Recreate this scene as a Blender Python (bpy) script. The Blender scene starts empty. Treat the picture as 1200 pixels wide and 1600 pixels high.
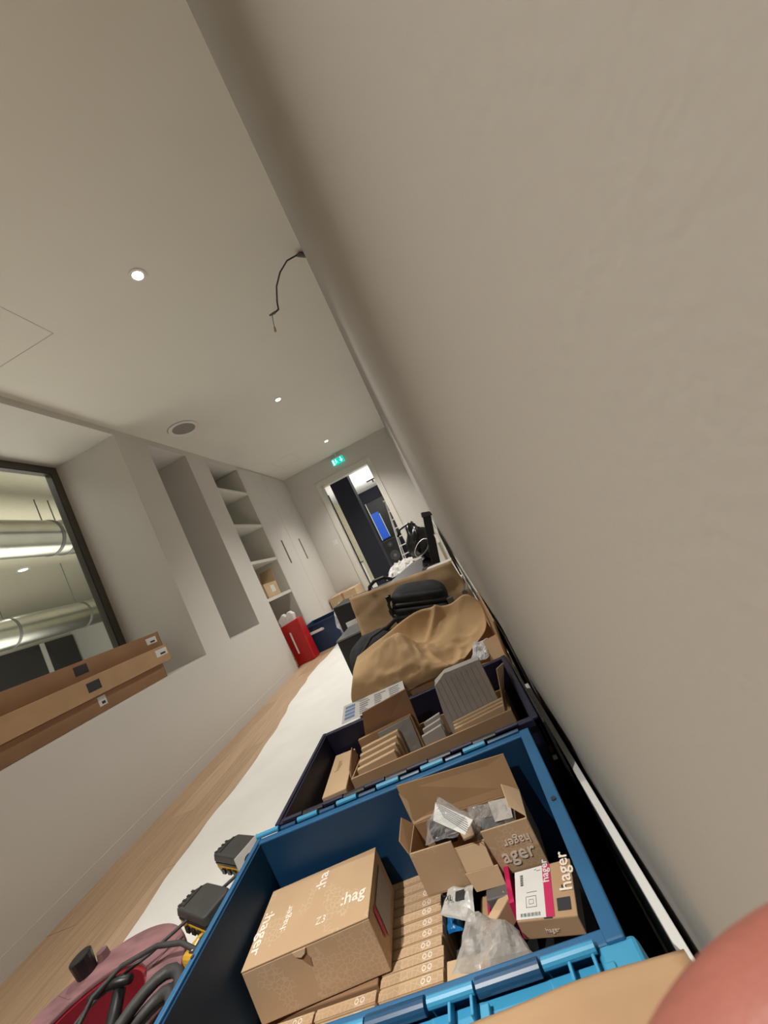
import bpy, bmesh, math, random
from mathutils import Vector, Matrix, noise
random.seed(7)
SC = bpy.context.scene
COL = SC.collection
# ------------------------------------------------------------------ camera
cam_d = bpy.data.cameras.new('camera')
cam = bpy.data.objects.new('camera', cam_d); COL.objects.link(cam)
cam_d.sensor_fit = 'HORIZONTAL'; cam_d.sensor_width = 36.0; cam_d.lens = 570 / 1200 * 36
cam_d.clip_start = 0.004; cam_d.clip_end = 60
R_ = Vector((0.88860277, 0.13473619, -0.43844187))
U_ = Vector((0.44649519, -0.03525251, 0.89409133))
F_ = Vector((-0.10501028, 0.99025422, 0.09148453))
cam.matrix_world = Matrix(((R_.x, U_.x, -F_.x, 0), (R_.y, U_.y, -F_.y, 0), (R_.z, U_.z, -F_.z, 0), (0, 0, 0, 1)))
cam_d.dof.use_dof = True; cam_d.dof.focus_distance = 1.6; cam_d.dof.aperture_fstop = 28
SC.camera = cam
# ------------------------------------------------------------------ world, exposure
w = bpy.data.worlds.new('world'); SC.world = w; w.use_nodes = True
w.node_tree.nodes['Background'].inputs[0].default_value = (0.80, 0.76, 0.70, 1)
w.node_tree.nodes['Background'].inputs[1].default_value = 0.03
SC.view_settings.view_transform = 'Standard'; SC.view_settings.look = 'None'
SC.view_settings.gamma = 1; SC.view_settings.exposure = 0.3
SC.view_settings.use_curve_mapping = False
FL, CE = -0.72, 1.79            # floor and ceiling height
XL = -1.92                      # left wall face
def XR(y): return 0.052 - 0.008 * y   # right wall face
YE = 5.88                       # end wall face
# ------------------------------------------------------------------ lamps
def lamp(name, kind, loc, power, color=(1, .955, .885), size=.05, size_y=None, rot=(0, 0, 0), cone=2.2, blend=.6):
    d = bpy.data.lights.new(name, kind); d.energy = power; d.color = color
    if kind == 'SPOT': d.spot_size = cone; d.spot_blend = blend; d.shadow_soft_size = size
    elif kind == 'AREA':
        d.size = size
        if size_y: d.shape = 'RECTANGLE'; d.size_y = size_y
    else: d.shadow_soft_size = size
    o = bpy.data.objects.new(name, d); COL.objects.link(o); o.location = loc; o.rotation_euler = rot
    return o
DOWNLIGHTS = [(-.768, 1.62), (-.815, 3.40), (-.85, 5.14), (-.74, -.42)]
for i, (x, y) in enumerate(DOWNLIGHTS):
    lamp('downlight_lamp', 'SPOT', (x, y, CE - .012), (74, 125, 135, 300)[i], size=.028, cone=(1.8, 1.85, 2.0, 1.42)[i], blend=1.0)
lamp('end_room_fill', 'AREA', (-1.3, 8.2, 1.70), 26, (1, .97, .92), 1.6, 2.4)  # unseen fill light added for the room behind the doorway
lamp('end_room_up_fill', 'AREA', (-.9, 8.6, .9), 22, (1, .97, .93), .6, .6, (math.pi, 0, 0))  # unseen upward fill added to brighten that room's ceiling
lamp('side_room_fill', 'AREA', (-5.1, 3.0, -.60), 150, (1, .95, .84), 3.6, 6.0, (math.pi, 0, 0))  # unseen upward fill added for the ducts and side room ceiling
lamp('side_room_fill', 'AREA', (-3.1, 2.6, 2.2), 12, (.95, .97, 1), .5, 5.0, (0, -.5, 0))  # unseen weak fill added beside the nearer duct
lamp('side_room_fill', 'AREA', (-9.0, 4.0, 2.2), 40, (1, .95, .84), .8, 6.0)  # unseen fill added for the far side of that room

# ------------------------------------------------------------------ materials
def mat(name, col, rough=.6, metal=0., var=.06, scale=14., bump=0., bscale=120., spec=.5, emit=None, estr=0, stretch=None, col2=None, detail=3):
    m = bpy.data.materials.new(name); m.use_nodes = True
    nt = m.node_tree; b = nt.nodes['Principled BSDF']
    b.inputs['Roughness'].default_value = rough; b.inputs['Metallic'].default_value = metal
    b.inputs['Specular IOR Level'].default_value = spec
    tc = nt.nodes.new('ShaderNodeTexCoord'); mp = nt.nodes.new('ShaderNodeMapping')
    nt.links.new(tc.outputs['Object'], mp.inputs[0])
    if stretch: mp.inputs['Scale'].default_value = stretch
    n = nt.nodes.new('ShaderNodeTexNoise'); n.inputs['Scale'].default_value = scale; n.inputs['Detail'].default_value = detail
    nt.links.new(mp.outputs[0], n.inputs['Vector'])
    r = nt.nodes.new('ShaderNodeValToRGB')
    r.color_ramp.elements[0].position = .32; r.color_ramp.elements[1].position = .68
    c2 = col2 or tuple(min(1, c * (1 + var)) for c in col)
    c1 = tuple(c * (1 - var) for c in col) if not col2 else col
    r.color_ramp.elements[0].color = (*c1, 1); r.color_ramp.elements[1].color = (*c2, 1)
    nt.links.new(n.outputs['Fac'], r.inputs[0]); nt.links.new(r.outputs[0], b.inputs['Base Color'])
    if bump:
        n2 = nt.nodes.new('ShaderNodeTexNoise'); n2.inputs['Scale'].default_value = bscale; n2.inputs['Detail'].default_value = 4
        nt.links.new(mp.outputs[0], n2.inputs['Vector'])
        bp = nt.nodes.new('ShaderNodeBump'); bp.inputs['Strength'].default_value = bump; bp.inputs['Distance'].default_value = .004
        nt.links.new(n2.outputs['Fac'], bp.inputs['Height']); nt.links.new(bp.outputs[0], b.inputs['Normal'])
    if emit: b.inputs['Emission Color'].default_value = (*emit, 1); b.inputs['Emission Strength'].default_value = estr
    return m
def honeycomb(m, line=(.72, .56, .40), scale=55, keep=.5):
    """faint lighter honeycomb print over a cardboard material"""
    nt = m.node_tree; b = nt.nodes['Principled BSDF']
    src = b.inputs['Base Color'].links[0].from_socket
    tc = nt.nodes.new('ShaderNodeTexCoord')
    v = nt.nodes.new('ShaderNodeTexVoronoi'); v.feature = 'DISTANCE_TO_EDGE'; v.inputs['Scale'].default_value = scale; v.inputs['Randomness'].default_value = .75
    nt.links.new(tc.outputs['Object'], v.inputs['Vector'])
    lt = nt.nodes.new('ShaderNodeMath'); lt.operation = 'LESS_THAN'; lt.inputs[1].default_value = .07
    nt.links.new(v.outputs['Distance'], lt.inputs[0])
    nz = nt.nodes.new('ShaderNodeTexNoise'); nz.inputs['Scale'].default_value = 14; nt.links.new(tc.outputs['Object'], nz.inputs['Vector'])
    gt = nt.nodes.new('ShaderNodeMath'); gt.operation = 'GREATER_THAN'; gt.inputs[1].default_value = keep
    nt.links.new(nz.outputs['Fac'], gt.inputs[0])
    mu = nt.nodes.new('ShaderNodeMath'); mu.operation = 'MULTIPLY'; nt.links.new(lt.outputs[0], mu.inputs[0]); nt.links.new(gt.outputs[0], mu.inputs[1])
    m2 = nt.nodes.new('ShaderNodeMath'); m2.operation = 'MULTIPLY'; m2.inputs[1].default_value = .35; nt.links.new(mu.outputs[0], m2.inputs[0])
    mx = nt.nodes.new('ShaderNodeMix'); mx.data_type = 'RGBA'
    nt.links.new(m2.outputs[0], mx.inputs[0]); nt.links.new(src, mx.inputs[6]); mx.inputs[7].default_value = (*line, 1)
    nt.links.new(mx.outputs[2], b.inputs['Base Color'])
    return m
def film(name, col=(.9, .92, .95), alpha=.28, rough=.18, bump=.5, bscale=40.):
    """clear plastic: partly see-through, glossy"""
    m = bpy.data.materials.new(name); m.use_nodes = True; nt = m.node_tree; nt.nodes.clear()
    out = nt.nodes.new('ShaderNodeOutputMaterial'); mx = nt.nodes.new('ShaderNodeMixShader')
    tr = nt.nodes.new('ShaderNodeBsdfTransparent'); b = nt.nodes.new('ShaderNodeBsdfPrincipled')
    b.inputs['Base Color'].default_value = (*col, 1); b.inputs['Roughness'].default_value = rough
    lw = nt.nodes.new('ShaderNodeLayerWeight'); lw.inputs[0].default_value = .35
    mr = nt.nodes.new('ShaderNodeMapRange'); mr.inputs[3].default_value = alpha; mr.inputs[4].default_value = min(1, alpha + .55)
    nt.links.new(lw.outputs['Facing'], mr.inputs[0]); nt.links.new(mr.outputs[0], mx.inputs[0])
    nt.links.new(tr.outputs[0], mx.inputs[1]); nt.links.new(b.outputs[0], mx.inputs[2]); nt.links.new(mx.outputs[0], out.inputs[0])
    if bump:
        n = nt.nodes.new('ShaderNodeTexNoise'); n.inputs['Scale'].default_value = bscale
        tc = nt.nodes.new('ShaderNodeTexCoord'); nt.links.new(tc.outputs['Object'], n.inputs['Vector'])
        bp = nt.nodes.new('ShaderNodeBump'); bp.inputs['Strength'].default_value = bump; bp.inputs['Distance'].default_value = .01
        nt.links.new(n.outputs['Fac'], bp.inputs['Height']); nt.links.new(bp.outputs[0], b.inputs['Normal'])
    return m
M = {}
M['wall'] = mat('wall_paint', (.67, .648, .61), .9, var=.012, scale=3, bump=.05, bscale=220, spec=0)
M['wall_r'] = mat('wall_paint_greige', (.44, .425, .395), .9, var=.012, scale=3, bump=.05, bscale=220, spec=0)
M['ceiling'] = mat('ceiling_paint', (.78, .76, .70), .85, var=.01, scale=3, spec=.2)
M['trim'] = mat('trim_paint', (.70, .68, .62), .45, var=.02)
M['white'] = mat('white_plastic', (.80, .79, .76), .4, var=.02)
M['frame'] = mat('bronze_window_frame', (.075, .065, .052), .45, var=.08)
M['oak'] = mat('oak_floor', (.46, .315, .195), .5, var=.12, scale=9, stretch=(9, .7, 1), bump=.08, bscale=60)
M['oak2'] = mat('oak_floor_light', (.52, .365, .235), .5, var=.12, scale=8, stretch=(10, .6, 1), bump=.08, bscale=60)
M['sheet'] = mat('floor_protection', (.86, .855, .82), .65, var=.03, scale=5, bump=.12, bscale=9)
M['card'] = mat('cardboard', (.47, .305, .175), .8, var=.07, scale=10, bump=.05, bscale=90, spec=.2)
M['card_in'] = mat('cardboard_inside', (.38, .235, .125), .85, var=.06, scale=10, spec=.2)
M['card_lt'] = mat('cardboard_light', (.60, .43, .265), .8, var=.05, scale=10, spec=.2)
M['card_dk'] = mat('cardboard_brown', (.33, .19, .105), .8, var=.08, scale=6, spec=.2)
M['card_print'] = honeycomb(mat('cardboard_printed', (.54, .37, .225), .75, var=.05, scale=10, spec=.25), scale=120)
M['kraft'] = mat('kraft_paper', (.64, .44, .245), .8, var=.09, scale=7, bump=.25, bscale=18, spec=.2)
M['print'] = mat('white_print', (.88, .78, .66), .8, var=.03)
M['blue'] = mat('crate_blue_shaded', (.004, .042, .110), .5, var=.10, scale=5, bump=.04, bscale=300)  # crate blue darkened for the dim inside of the crate
M['blue_rim_lit'] = mat('crate_blue_lit', (.016, .115, .26), .45, var=.1)  # lighter copy of the crate blue for its lit top rim
M['blue_lt'] = mat('lid_light_blue_plastic', (.05, .32, .55), .42, var=.07, scale=8)
M['blue_mid'] = mat('lid_mid_blue_plastic', (.012, .07, .16), .35, var=.08)
M['navy'] = mat('crate_navy_plastic', (.009, .009, .034), .5, var=.10, scale=5)
M['navy_far'] = mat('blue_crate_plastic', (.010, .035, .095), .5, var=.08)
M['black'] = mat('black_plastic', (.012, .012, .013), .4, var=.1)
M['soft'] = mat('black_rubber', (.045, .044, .043), .55, var=.2, scale=30, bump=.2)
M['cloth'] = mat('dark_fabric', (.05, .053, .057), .9, var=.25, scale=20, bump=.4, bscale=400, spec=.2)
M['batt'] = mat('battery_black_plastic', (.045, .046, .044), .45, var=.15, scale=30, bump=.05)
M['yellow'] = mat('tool_yellow_plastic', (.62, .36, .03), .45, var=.06)
M['dusty'] = mat('dusty_red_plastic', (.17, .085, .095), .75, var=.15, scale=9, col2=(.36, .18, .19), stretch=(1, 3, 1), bump=.1)
M['red'] = mat('red_plastic', (.26, .010, .020), .5, var=.15, scale=10)
M['redbag'] = mat('red_glossy_bag', (.45, .008, .010), .35, var=.1)
M['magenta'] = mat('magenta_print', (.55, .01, .10), .5, var=.05)
M['paper'] = mat('white_paper', (.72, .71, .69), .7, var=.03, scale=30)
M['paper_grey'] = mat('grey_white_card', (.42, .39, .36), .75, var=.06, scale=20, stretch=(1, 6, 1))
M['ink'] = mat('black_ink', (.03, .03, .035), .7, var=.1)
M['ink_blue'] = mat('blue_ink', (.18, .30, .55), .7, var=.1)
M['film'] = film('clear_plastic_film', (.55, .56, .57), .13, .15, .7)
M['film_milky'] = film('milky_plastic_film', (.50, .48, .45), .45, .28, .5)
M['film_white'] = film('white_plastic_wrap', (.85, .88, .93), .7, .25, .6)
M['steel'] = mat('galvanised_steel', (.62, .62, .58), .28, 1., var=.08, scale=4, bump=.12, bscale=7)
M['metal'] = mat('chrome_metal', (.7, .7, .7), .2, 1.)
M['grey'] = mat('grey_metal', (.17, .17, .17), .4, .3)
M['skin'] = mat('fingertip_skin', (.34, .115, .085), .5, var=.12, scale=60, bump=.1, bscale=500)
M['cyan'] = mat('blue_wrapper', (.01, .16, .42), .25, var=.2, scale=40)
M['navywall'] = mat('navy_wall_paint', (.010, .011, .024), .7, var=.05)
M['whitewall'] = mat('white_room_paint', (.78, .77, .74), .8, var=.02)
M['lamp'] = mat('lamp_glow', (1, 1, 1), .5, emit=(1, .95, .85), estr=14)
M['grille'] = mat('speaker_grille', (.27, .26, .24), .6, var=.1, scale=300)
M['exit_g'] = mat('exit_sign_green', (.0, .4, .35), .5, emit=(.0, .75, .58), estr=.65)
M['exit_w'] = mat('exit_sign_white', (.8, 1, .95), .5, emit=(.65, 1, .92), estr=.8)
M['screen'] = mat('blue_screen', (.01, .05, .4), .4, emit=(.008, .10, .46), estr=.5)
M['grey_text'] = mat('grey_text_ink', (.25, .25, .25), .7)
gm = bpy.data.materials.new('window_glass'); gm.use_nodes = True; nt = gm.node_tree; nt.nodes.clear()
_o = nt.nodes.new('ShaderNodeOutputMaterial'); _m = nt.nodes.new('ShaderNodeMixShader'); _t = nt.nodes.new('ShaderNodeBsdfTransparent'); _g = nt.nodes.new('ShaderNodeBsdfGlossy')
_t.inputs[0].default_value = (.95, .97, .95, 1); _g.inputs['Roughness'].default_value = .0
_f = nt.nodes.new('ShaderNodeLayerWeight'); _p = nt.nodes.new('ShaderNodeMath'); _p.operation = 'POWER'; _p.inputs[1].default_value = 4
_q = nt.nodes.new('ShaderNodeMath'); _q.operation = 'MULTIPLY_ADD'; _q.inputs[1].default_value = .5; _q.inputs[2].default_value = .025
nt.links.new(_f.outputs['Facing'], _p.inputs[0]); nt.links.new(_p.outputs[0], _q.inputs[0]); nt.links.new(_q.outputs[0], _m.inputs[0]); nt.links.new(_t.outputs[0], _m.inputs[1]); nt.links.new(_g.outputs[0], _m.inputs[2]); nt.links.new(_m.outputs[0], _o.inputs[0])
M['glass'] = gm

# ------------------------------------------------------------------ builders
WL = {}
class MB:
    """collects shapes, links them as one mesh object"""
    def __init__(s): s.v = []; s.f = []
    def add(s, v, f):
        n = len(s.v); s.v += [Vector(p) for p in v]; s.f += [tuple(i + n for i in q) for q in f]; return s
    def box(s, lo, hi):
        x0, y0, z0 = lo; x1, y1, z1 = hi
        return s.hexa([(x0, y0, z0), (x1, y0, z0), (x1, y1, z0), (x0, y1, z0)], [(x0, y0, z1), (x1, y0, z1), (x1, y1, z1), (x0, y1, z1)])
    def hexa(s, b, t):
        return s.add(list(b) + list(t), [(3, 2, 1, 0), (4, 5, 6, 7), (0, 1, 5, 4), (1, 2, 6, 5), (2, 3, 7, 6), (3, 0, 4, 7)])
    def slab(s, q, th):
        """quad (4 points) given thickness along its normal, centred"""
        q = [Vector(p) for p in q]; n = (q[1] - q[0]).cross(q[3] - q[0]).normalized() * th / 2
        return s.hexa([p - n for p in q], [p + n for p in q])
    def poly(s, pts, th, n):
        n = Vector(n).normalized() * th; k = len(pts); p = [Vector(a) for a in pts]
        return s.add(p + [a + n for a in p], [tuple(range(k - 1, -1, -1)), tuple(range(k, 2 * k))] + [(i, (i + 1) % k, k + (i + 1) % k, k + i) for i in range(k)])
    def tube(s, pts, r, n=10, cap=True):
        pts = [Vector(p) for p in pts]; rings = []; K = len(pts); up = None
        for i, p in enumerate(pts):
            d = (pts[min(i + 1, K - 1)] - pts[max(i - 1, 0)]).normalized()
            if up is None: up = d.orthogonal().normalized()
            up = (up - d * up.dot(d)).normalized(); sd = d.cross(up)
            rr = r[i] if isinstance(r, (list, tuple)) else r
            rings.append([p + (up * math.cos(a) + sd * math.sin(a)) * rr for a in [2 * math.pi * j / n for j in range(n)]])
        v = [q for g in rings for q in g]; f = []
        for i in range(K - 1):
            for j in range(n):
                a = i * n + j; b = i * n + (j + 1) % n; f.append((a, b, b + n, a + n))
        if cap: f += [tuple(range(n - 1, -1, -1)), tuple(range((K - 1) * n, K * n))]
        return s.add(v, f)
    def ring(s, c, r0, r1, h, n=48, z=None):
        """flat annulus with thickness h, lying horizontally, bottom at c.z"""
        v = []
        for r, zz in ((r0, 0), (r1, 0), (r1, h), (r0, h)):
            v += [(c[0] + r * math.cos(2 * math.pi * j / n), c[1] + r * math.sin(2 * math.pi * j / n), c[2] + zz) for j in range(n)]
        f = []
        for k in range(4):
            k2 = (k + 1) % 4
            for j in range(n): f.append((k * n + j, k * n + (j + 1) % n, k2 * n + (j + 1) % n, k2 * n + j))
        return s.add(v, f)
    def build(s, name, m, parent=None, bevel=0, smooth=False, subd=0, seg=2):
        base = WL[parent.name] if parent else None
        if base is None:
            lo = Vector([min(p[i] for p in s.v) for i in range(3)]); hi = Vector([max(p[i] for p in s.v) for i in range(3)])
            base = Vector(((lo.x + hi.x) / 2, (lo.y + hi.y) / 2, lo.z)); loc = base
        else: loc = Vector((0, 0, 0))
        me = bpy.data.meshes.new(name); me.from_pydata([p - base for p in s.v], [], s.f)
        bm = bmesh.new(); bm.from_mesh(me); bmesh.ops.recalc_face_normals(bm, faces=bm.faces); bm.to_mesh(me); bm.free()
        me.materials.append(M[m] if isinstance(m, str) else m)
        if smooth: me.polygons.foreach_set('use_smooth', [True] * len(me.polygons))
        o = bpy.data.objects.new(name, me); COL.objects.link(o); o.location = loc
        if parent: o.parent = parent
        WL[o.name] = Vector(base)
        if bevel:
            b = o.modifiers.new('bevel', 'BEVEL'); b.width = bevel; b.segments = seg; b.limit_method = 'ANGLE'; b.angle_limit = .6
        if subd:
            b = o.modifiers.new('subd', 'SUBSURF'); b.levels = subd; b.render_levels = subd
        return o
def tag(o, label, cat, group=None):
    o['label'] = label; o['category'] = cat
    if group: o['group'] = group
    return o
def thing(name, loc, label, cat, group=None):
    o = bpy.data.objects.new(name, None); COL.objects.link(o); o.location = loc; o.empty_display_size = .05
    WL[o.name] = Vector(loc); return tag(o, label, cat, group)
def st(o): o['kind'] = 'structure'; return o
def copy_tree(o, d, parent=None):
    c = o.copy(); COL.objects.link(c)
    if parent: c.parent = parent
    else: c.location = o.location + Vector(d)
    WL[c.name] = WL[o.name] + Vector(d)
    for ch in list(o.children): copy_tree(ch, d, c)
    return c
def frame(o, x, y):
    """matrix whose origin is o, text runs along x, text's up along y"""
    x = Vector(x).normalized(); y = Vector(y); y = (y - x * y.dot(x)).normalized(); z = x.cross(y)
    return Matrix(((x.x, y.x, z.x, o[0]), (x.y, y.y, z.y, o[1]), (x.z, y.z, z.z, o[2]), (0, 0, 0, 1)))
def text(s, size, o, x, y, m, parent, name='lettering', bold=0, ext=.0002):
    cu = bpy.data.curves.new(name, 'FONT'); cu.body = s; cu.size = size; cu.extrude = ext; cu.offset = bold; cu.resolution_u = 2
    t = bpy.data.objects.new('tmp_text', cu); COL.objects.link(t)
    dg = bpy.context.evaluated_depsgraph_get(); me = bpy.data.meshes.new_from_object(t.evaluated_get(dg))
    bpy.data.objects.remove(t); bpy.data.curves.remove(cu)
    base = WL[parent.name]; me.transform(Matrix.Translation(-base) @ frame(o, x, y)); me.materials.clear(); me.materials.append(M[m])
    ob = bpy.data.objects.new(name, me); COL.objects.link(ob); ob.parent = parent; WL[ob.name] = base.copy()
    return ob
def L(a, b, t): return Vector(a) * (1 - t) + Vector(b) * t

# ================================================================== THE SETTING
# floor
fl = st(MB().box((-2.6, -2.6, FL - .06), (.12, YE + .1, FL - .012)).build('floor', 'oak'))
ys = [-2.6, -1.1, .55, 2.05, 3.3, 4.9, YE + .1]
for i in range(5):
    x0 = XL + .14 * i; off = (i * .47) % 1.3
    cuts = [-2.6] + [(-2.2 + off + k * 1.7) for k in range(5)] + [YE + .1]
    for a, b in zip(cuts[:-1], cuts[1:]):
        if b <= a: continue
        MB().box((x0 + .0008, a + .0008, FL - .012), (x0 + .1392, b - .0008, FL)).build('plank', 'oak' if (i + int(a * 3)) % 2 else 'oak2', fl, bevel=.0006, seg=1)
MB().box((XL + .70, -2.6, FL - .012), (.12, YE + .1, FL)).build('floor_board', 'oak', fl)
# ceiling
st(MB().box((-2.6, -2.6, CE), (.2, YE + .1, CE + .1)).build('ceiling', 'ceiling'))
# left wall with its three niches
wl = MB(); B = -2.50
wl.box((B, -2.6, FL), (XL, -.45, CE))
wl.box((B, -.45, FL), (XL, 2.53, -.12)); wl.box((B, -.45, 1.737), (XL, 2.53, CE))
wl.box((B, 2.53, FL), (XL, 2.858, CE))
wl.box((B, 2.858, FL), (XL, 3.365, -.115)); wl.box((B, 2.858, 1.73), (XL, 3.365, CE)); wl.box((B, 2.858, -.115), (-2.34, 3.365, 1.73))
wl.box((B, 3.365, FL), (XL, 3.69, CE))
wl.box((B, 3.69, 1.735), (XL, 4.36, CE)); wl.box((B, 3.69, FL), (-2.36, 4.36, 1.735))
wl.box((B, 4.36, FL), (XL - .02, YE, CE))
st(wl.build('wall_left', 'wall'))
# right wall
y0, y1 = -2.6, YE + .1
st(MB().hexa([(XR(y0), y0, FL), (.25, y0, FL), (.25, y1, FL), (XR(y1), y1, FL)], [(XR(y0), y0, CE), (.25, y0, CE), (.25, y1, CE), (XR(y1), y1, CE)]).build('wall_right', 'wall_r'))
# end wall
we = MB(); we.box((-2.55, YE, FL), (-1.39, YE + .12, CE + .1)); we.box((-.51, YE, FL), (.2, YE + .12, CE + .1)); we.box((-1.39, YE, 1.395), (-.51, YE + .12, CE + .1))
st(we.build('wall_end', 'wall'))
# skirtings
bl = MB()
bl.box((XL, -2.6, FL), (XL + .0025, 3.69, -.655)); st(bl.build('baseboard_left', 'wall'))
br = MB(); a, b = .475, YE - .02
br.hexa([(XR(a) - .008, a, FL), (XR(a), a, FL), (XR(b), b, FL), (XR(b) - .008, b, FL)], [(XR(a) - .008, a, -.640), (XR(a), a, -.640), (XR(b), b, -.640), (XR(b) - .008, b, -.640)])
st(br.build('baseboard_right', 'trim', bevel=.0015))
# ceiling hatches (recessed joint lines around flush panels)
def hatch(n, x0, x1, y0, y1):
    t = MB(); g = .003
    for q in (((x0, y0), (x1, y0 + g)), ((x0, y1 - g), (x1, y1)), ((x0, y0), (x0 + g, y1)), ((x1 - g, y0), (x1, y1))):
        t.box((q[0][0], q[0][1], CE - .0012), (q[1][0], q[1][1], CE + .001))
    st(t.build('trim_%d' % n, M['hatchline']))
M['hatchline'] = mat('hatch_joint', (.50, .485, .45), .9)
hatch(1, -1.74, -1.335, 1.20, 1.645); hatch(2, -1.66, -1.34, 4.9, 5.28)
# door frame at the end wall
dr = MB()
for q in (((-1.462, YE - .014, FL), (-1.392, YE, 1.48)), ((-.508, YE - .014, FL), (-.438, YE, 1.48)), ((-1.392, YE - .014, 1.398), (-.508, YE, 1.48))): dr.box(*q)
for q in (((-1.392, YE, FL), (-1.372, YE + .13, 1.398)), ((-.528, YE, FL), (-.508, YE + .13, 1.398)), ((-1.392, YE, 1.380), (-.508, YE + .13, 1.398))): dr.box(*q)
d1 = st(dr.build('door_1', 'trim', bevel=.003))
MB().box((-1.371, YE + .09, FL + .01), (-1.356, YE + .115, 1.23)).build('door_seal', 'black', d1)
# window in the first niche
wf = MB(); X0, X1 = -2.545, -2.488; yw0, yw1, zw0, zw1, fw = -.45, 2.53, -.12, 1.737, .062
wf.box((X0, yw0, zw0), (X1, yw0 + fw, zw1)); wf.box((X0, yw1 - fw, zw0), (X1, yw1, zw1)); wf.box((X0, yw0 + fw, zw1 - fw), (X1, yw1 - fw, zw1)); wf.box((X0, yw0 + fw, zw0), (X1, yw1 - fw, zw0 + fw))
win = st(wf.build('window_1', 'frame', bevel=.003))
wb = MB(); g0 = fw
wb.box((X1, yw1 - fw - .008, zw0 + g0), (X1 + .004, yw1 - fw, zw1 - g0)); wb.box((X1, yw0 + g0, zw1 - g0 - .008), (X1 + .004, yw1 - g0, zw1 - g0)); wb.build('glazing_bead', 'black', win)
MB().box((-2.520, yw0 + g0, zw0 + g0), (-2.514, yw1 - g0, zw1 - g0)).build('window_pane', 'glass', win)

# built-in shelving
sh = thing('shelving_unit', (-2.14, 4.025, FL), 'grey white built-in shelves in the recess between the narrow niche and the tall cupboard', 'shelves')
MB().box((-2.36, 3.69, FL), (-2.345, 4.36, 1.73)).build('back_panel', 'trim', sh)
MB().box((-2.345, 4.34, FL), (XL, 4.36, 1.73)).build('side_panel', 'trim', sh); MB().box((-2.345, 3.69, FL), (XL, 3.70, 1.73)).build('side_panel', 'trim', sh)
for z in (1.372, .922, .473, .035): MB().box((-2.345, 3.70, z), (XL - .004, 4.34, z + .035)).build('shelf', 'trim', sh, bevel=.001)
# cupboard
cu = thing('tall_cupboard', (XL, 5.1, FL), 'flush off-white tall cupboard with two narrow recessed slot handles beside the end wall', 'cupboard')
for a, b, hy in ((4.362, 5.03, 4.70), (5.034, 5.878, 5.34)):
    d = MB().box((XL - .019, a, FL + .04), (XL + .001, hy - .012, 1.775)); d.box((XL - .019, hy + .012, FL + .04), (XL + .001, b, 1.775))
    d.box((XL - .019, hy - .012, FL + .04), (XL + .001, hy + .012, .385)); d.box((XL - .019, hy - .012, .71), (XL + .001, hy + .012, 1.775))
    dd = d.build('door', 'wall', cu)
    MB().box((XL - .018, hy - .020, .38), (XL + .0025, hy + .020, .715)).build('handle_recess', 'frame', dd)

# ------------------------------------------------------------------ ceiling fittings
for i, (x, y) in enumerate(DOWNLIGHTS):
    lab = ['white recessed ceiling spotlight shining nearest the camera', 'small white recessed ceiling spotlight level with the narrow niche', 'tiny recessed ceiling spotlight just in front of the exit sign', 'white recessed ceiling spotlight behind the camera'][i]
    t = thing('downlight', (x, y, CE - .01), lab, 'ceiling light', 'recessed ceiling spotlights')
    MB().ring((x, y, CE - .005), .026, .041, .005, 32).build('trim_ring', 'white', t, bevel=.001)
    MB().tube([(x, y, CE - .0005), (x, y, CE - .003)], .026, 24).build('lens', 'lamp', t)
sp = thing('ceiling_speaker', (-1.633, 3.02, CE - .012), 'round white in-ceiling loudspeaker with a grey grille', 'speaker')
MB().ring((-1.633, 3.02, CE - .010), .098, .132, .010, 48).build('trim_ring', 'white', sp, bevel=.003)
MB().tube([(-1.633, 3.02, CE), (-1.633, 3.02, CE - .006)], .099, 40).build('grille', 'grille', sp)
cb = thing('hanging_cable', (.03, 2.04, CE), 'grey cable dangling from a hole where ceiling meets the right wall', 'cable')
pts = [(.033, 2.04, 1.79), (-.01, 2.00, 1.77), (-.07, 1.93, 1.71), (-.13, 1.86, 1.61), (-.175, 1.80, 1.50), (-.205, 1.76, 1.39), (-.213, 1.74, 1.335), (-.235, 1.72, 1.315)]
MB().tube([pts[0]] + [L(pts[i], pts[i + 1], k / 3) for i in range(7) for k in (1, 2, 3)], .0042, 8).build('sheath', 'soft', cb, smooth=True)
MB().tube([(-.235, 1.72, 1.315), (-.262, 1.70, 1.30)], [.007, .004], 8).build('connector', 'grey', cb)
MB().tube([(-.25, 1.71, 1.305), (-.262, 1.71, 1.265), (-.268, 1.71, 1.235)], [.002, .002, .002], 6).build('core_wire', 'grey', cb)
MB().tube([(-.268, 1.71, 1.240), (-.272, 1.71, 1.218)], [.005, .007], 8).build('wire_nut', 'card', cb)
MB().tube([(.037, 2.05, 1.789), (.012, 2.02, 1.780), (-.006, 2.0, 1.768)], [.016, .014, .008], 10).build('cable_gland', 'grey', cb)

# exit sign
ex = thing('exit_sign', (-.93, 5.85, 1.59), 'glowing green running man exit sign with down arrow above the doorway', 'exit sign')
MB().box((-1.035, 5.842, 1.595), (-.83, 5.86, 1.70)).build('sign_panel', 'exit_g', ex)
MB().box((-1.03, 5.838, 1.70), (-.835, 5.865, 1.715)).build('housing', 'white', ex); MB().box((-.945, 5.846, 1.715), (-.925, 5.858, CE)).build('bracket', 'white', ex)
ar = MB(); ar.poly([(-.905, 5.8415, 1.645), (-.845, 5.8415, 1.645), (-.875, 5.8415, 1.607)], .001, (0, -1, 0)); ar.box((-.883, 5.8405, 1.645), (-.867, 5.8415, 1.69)); ar.build('arrow', 'exit_w', ex)
mn = MB(); mn.box((-1.028, 5.8405, 1.60), (-.998, 5.8415, 1.69)); mn.tube([(-.963, 5.8415, 1.682), (-.963, 5.8405, 1.682)], .008, 12)
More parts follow.
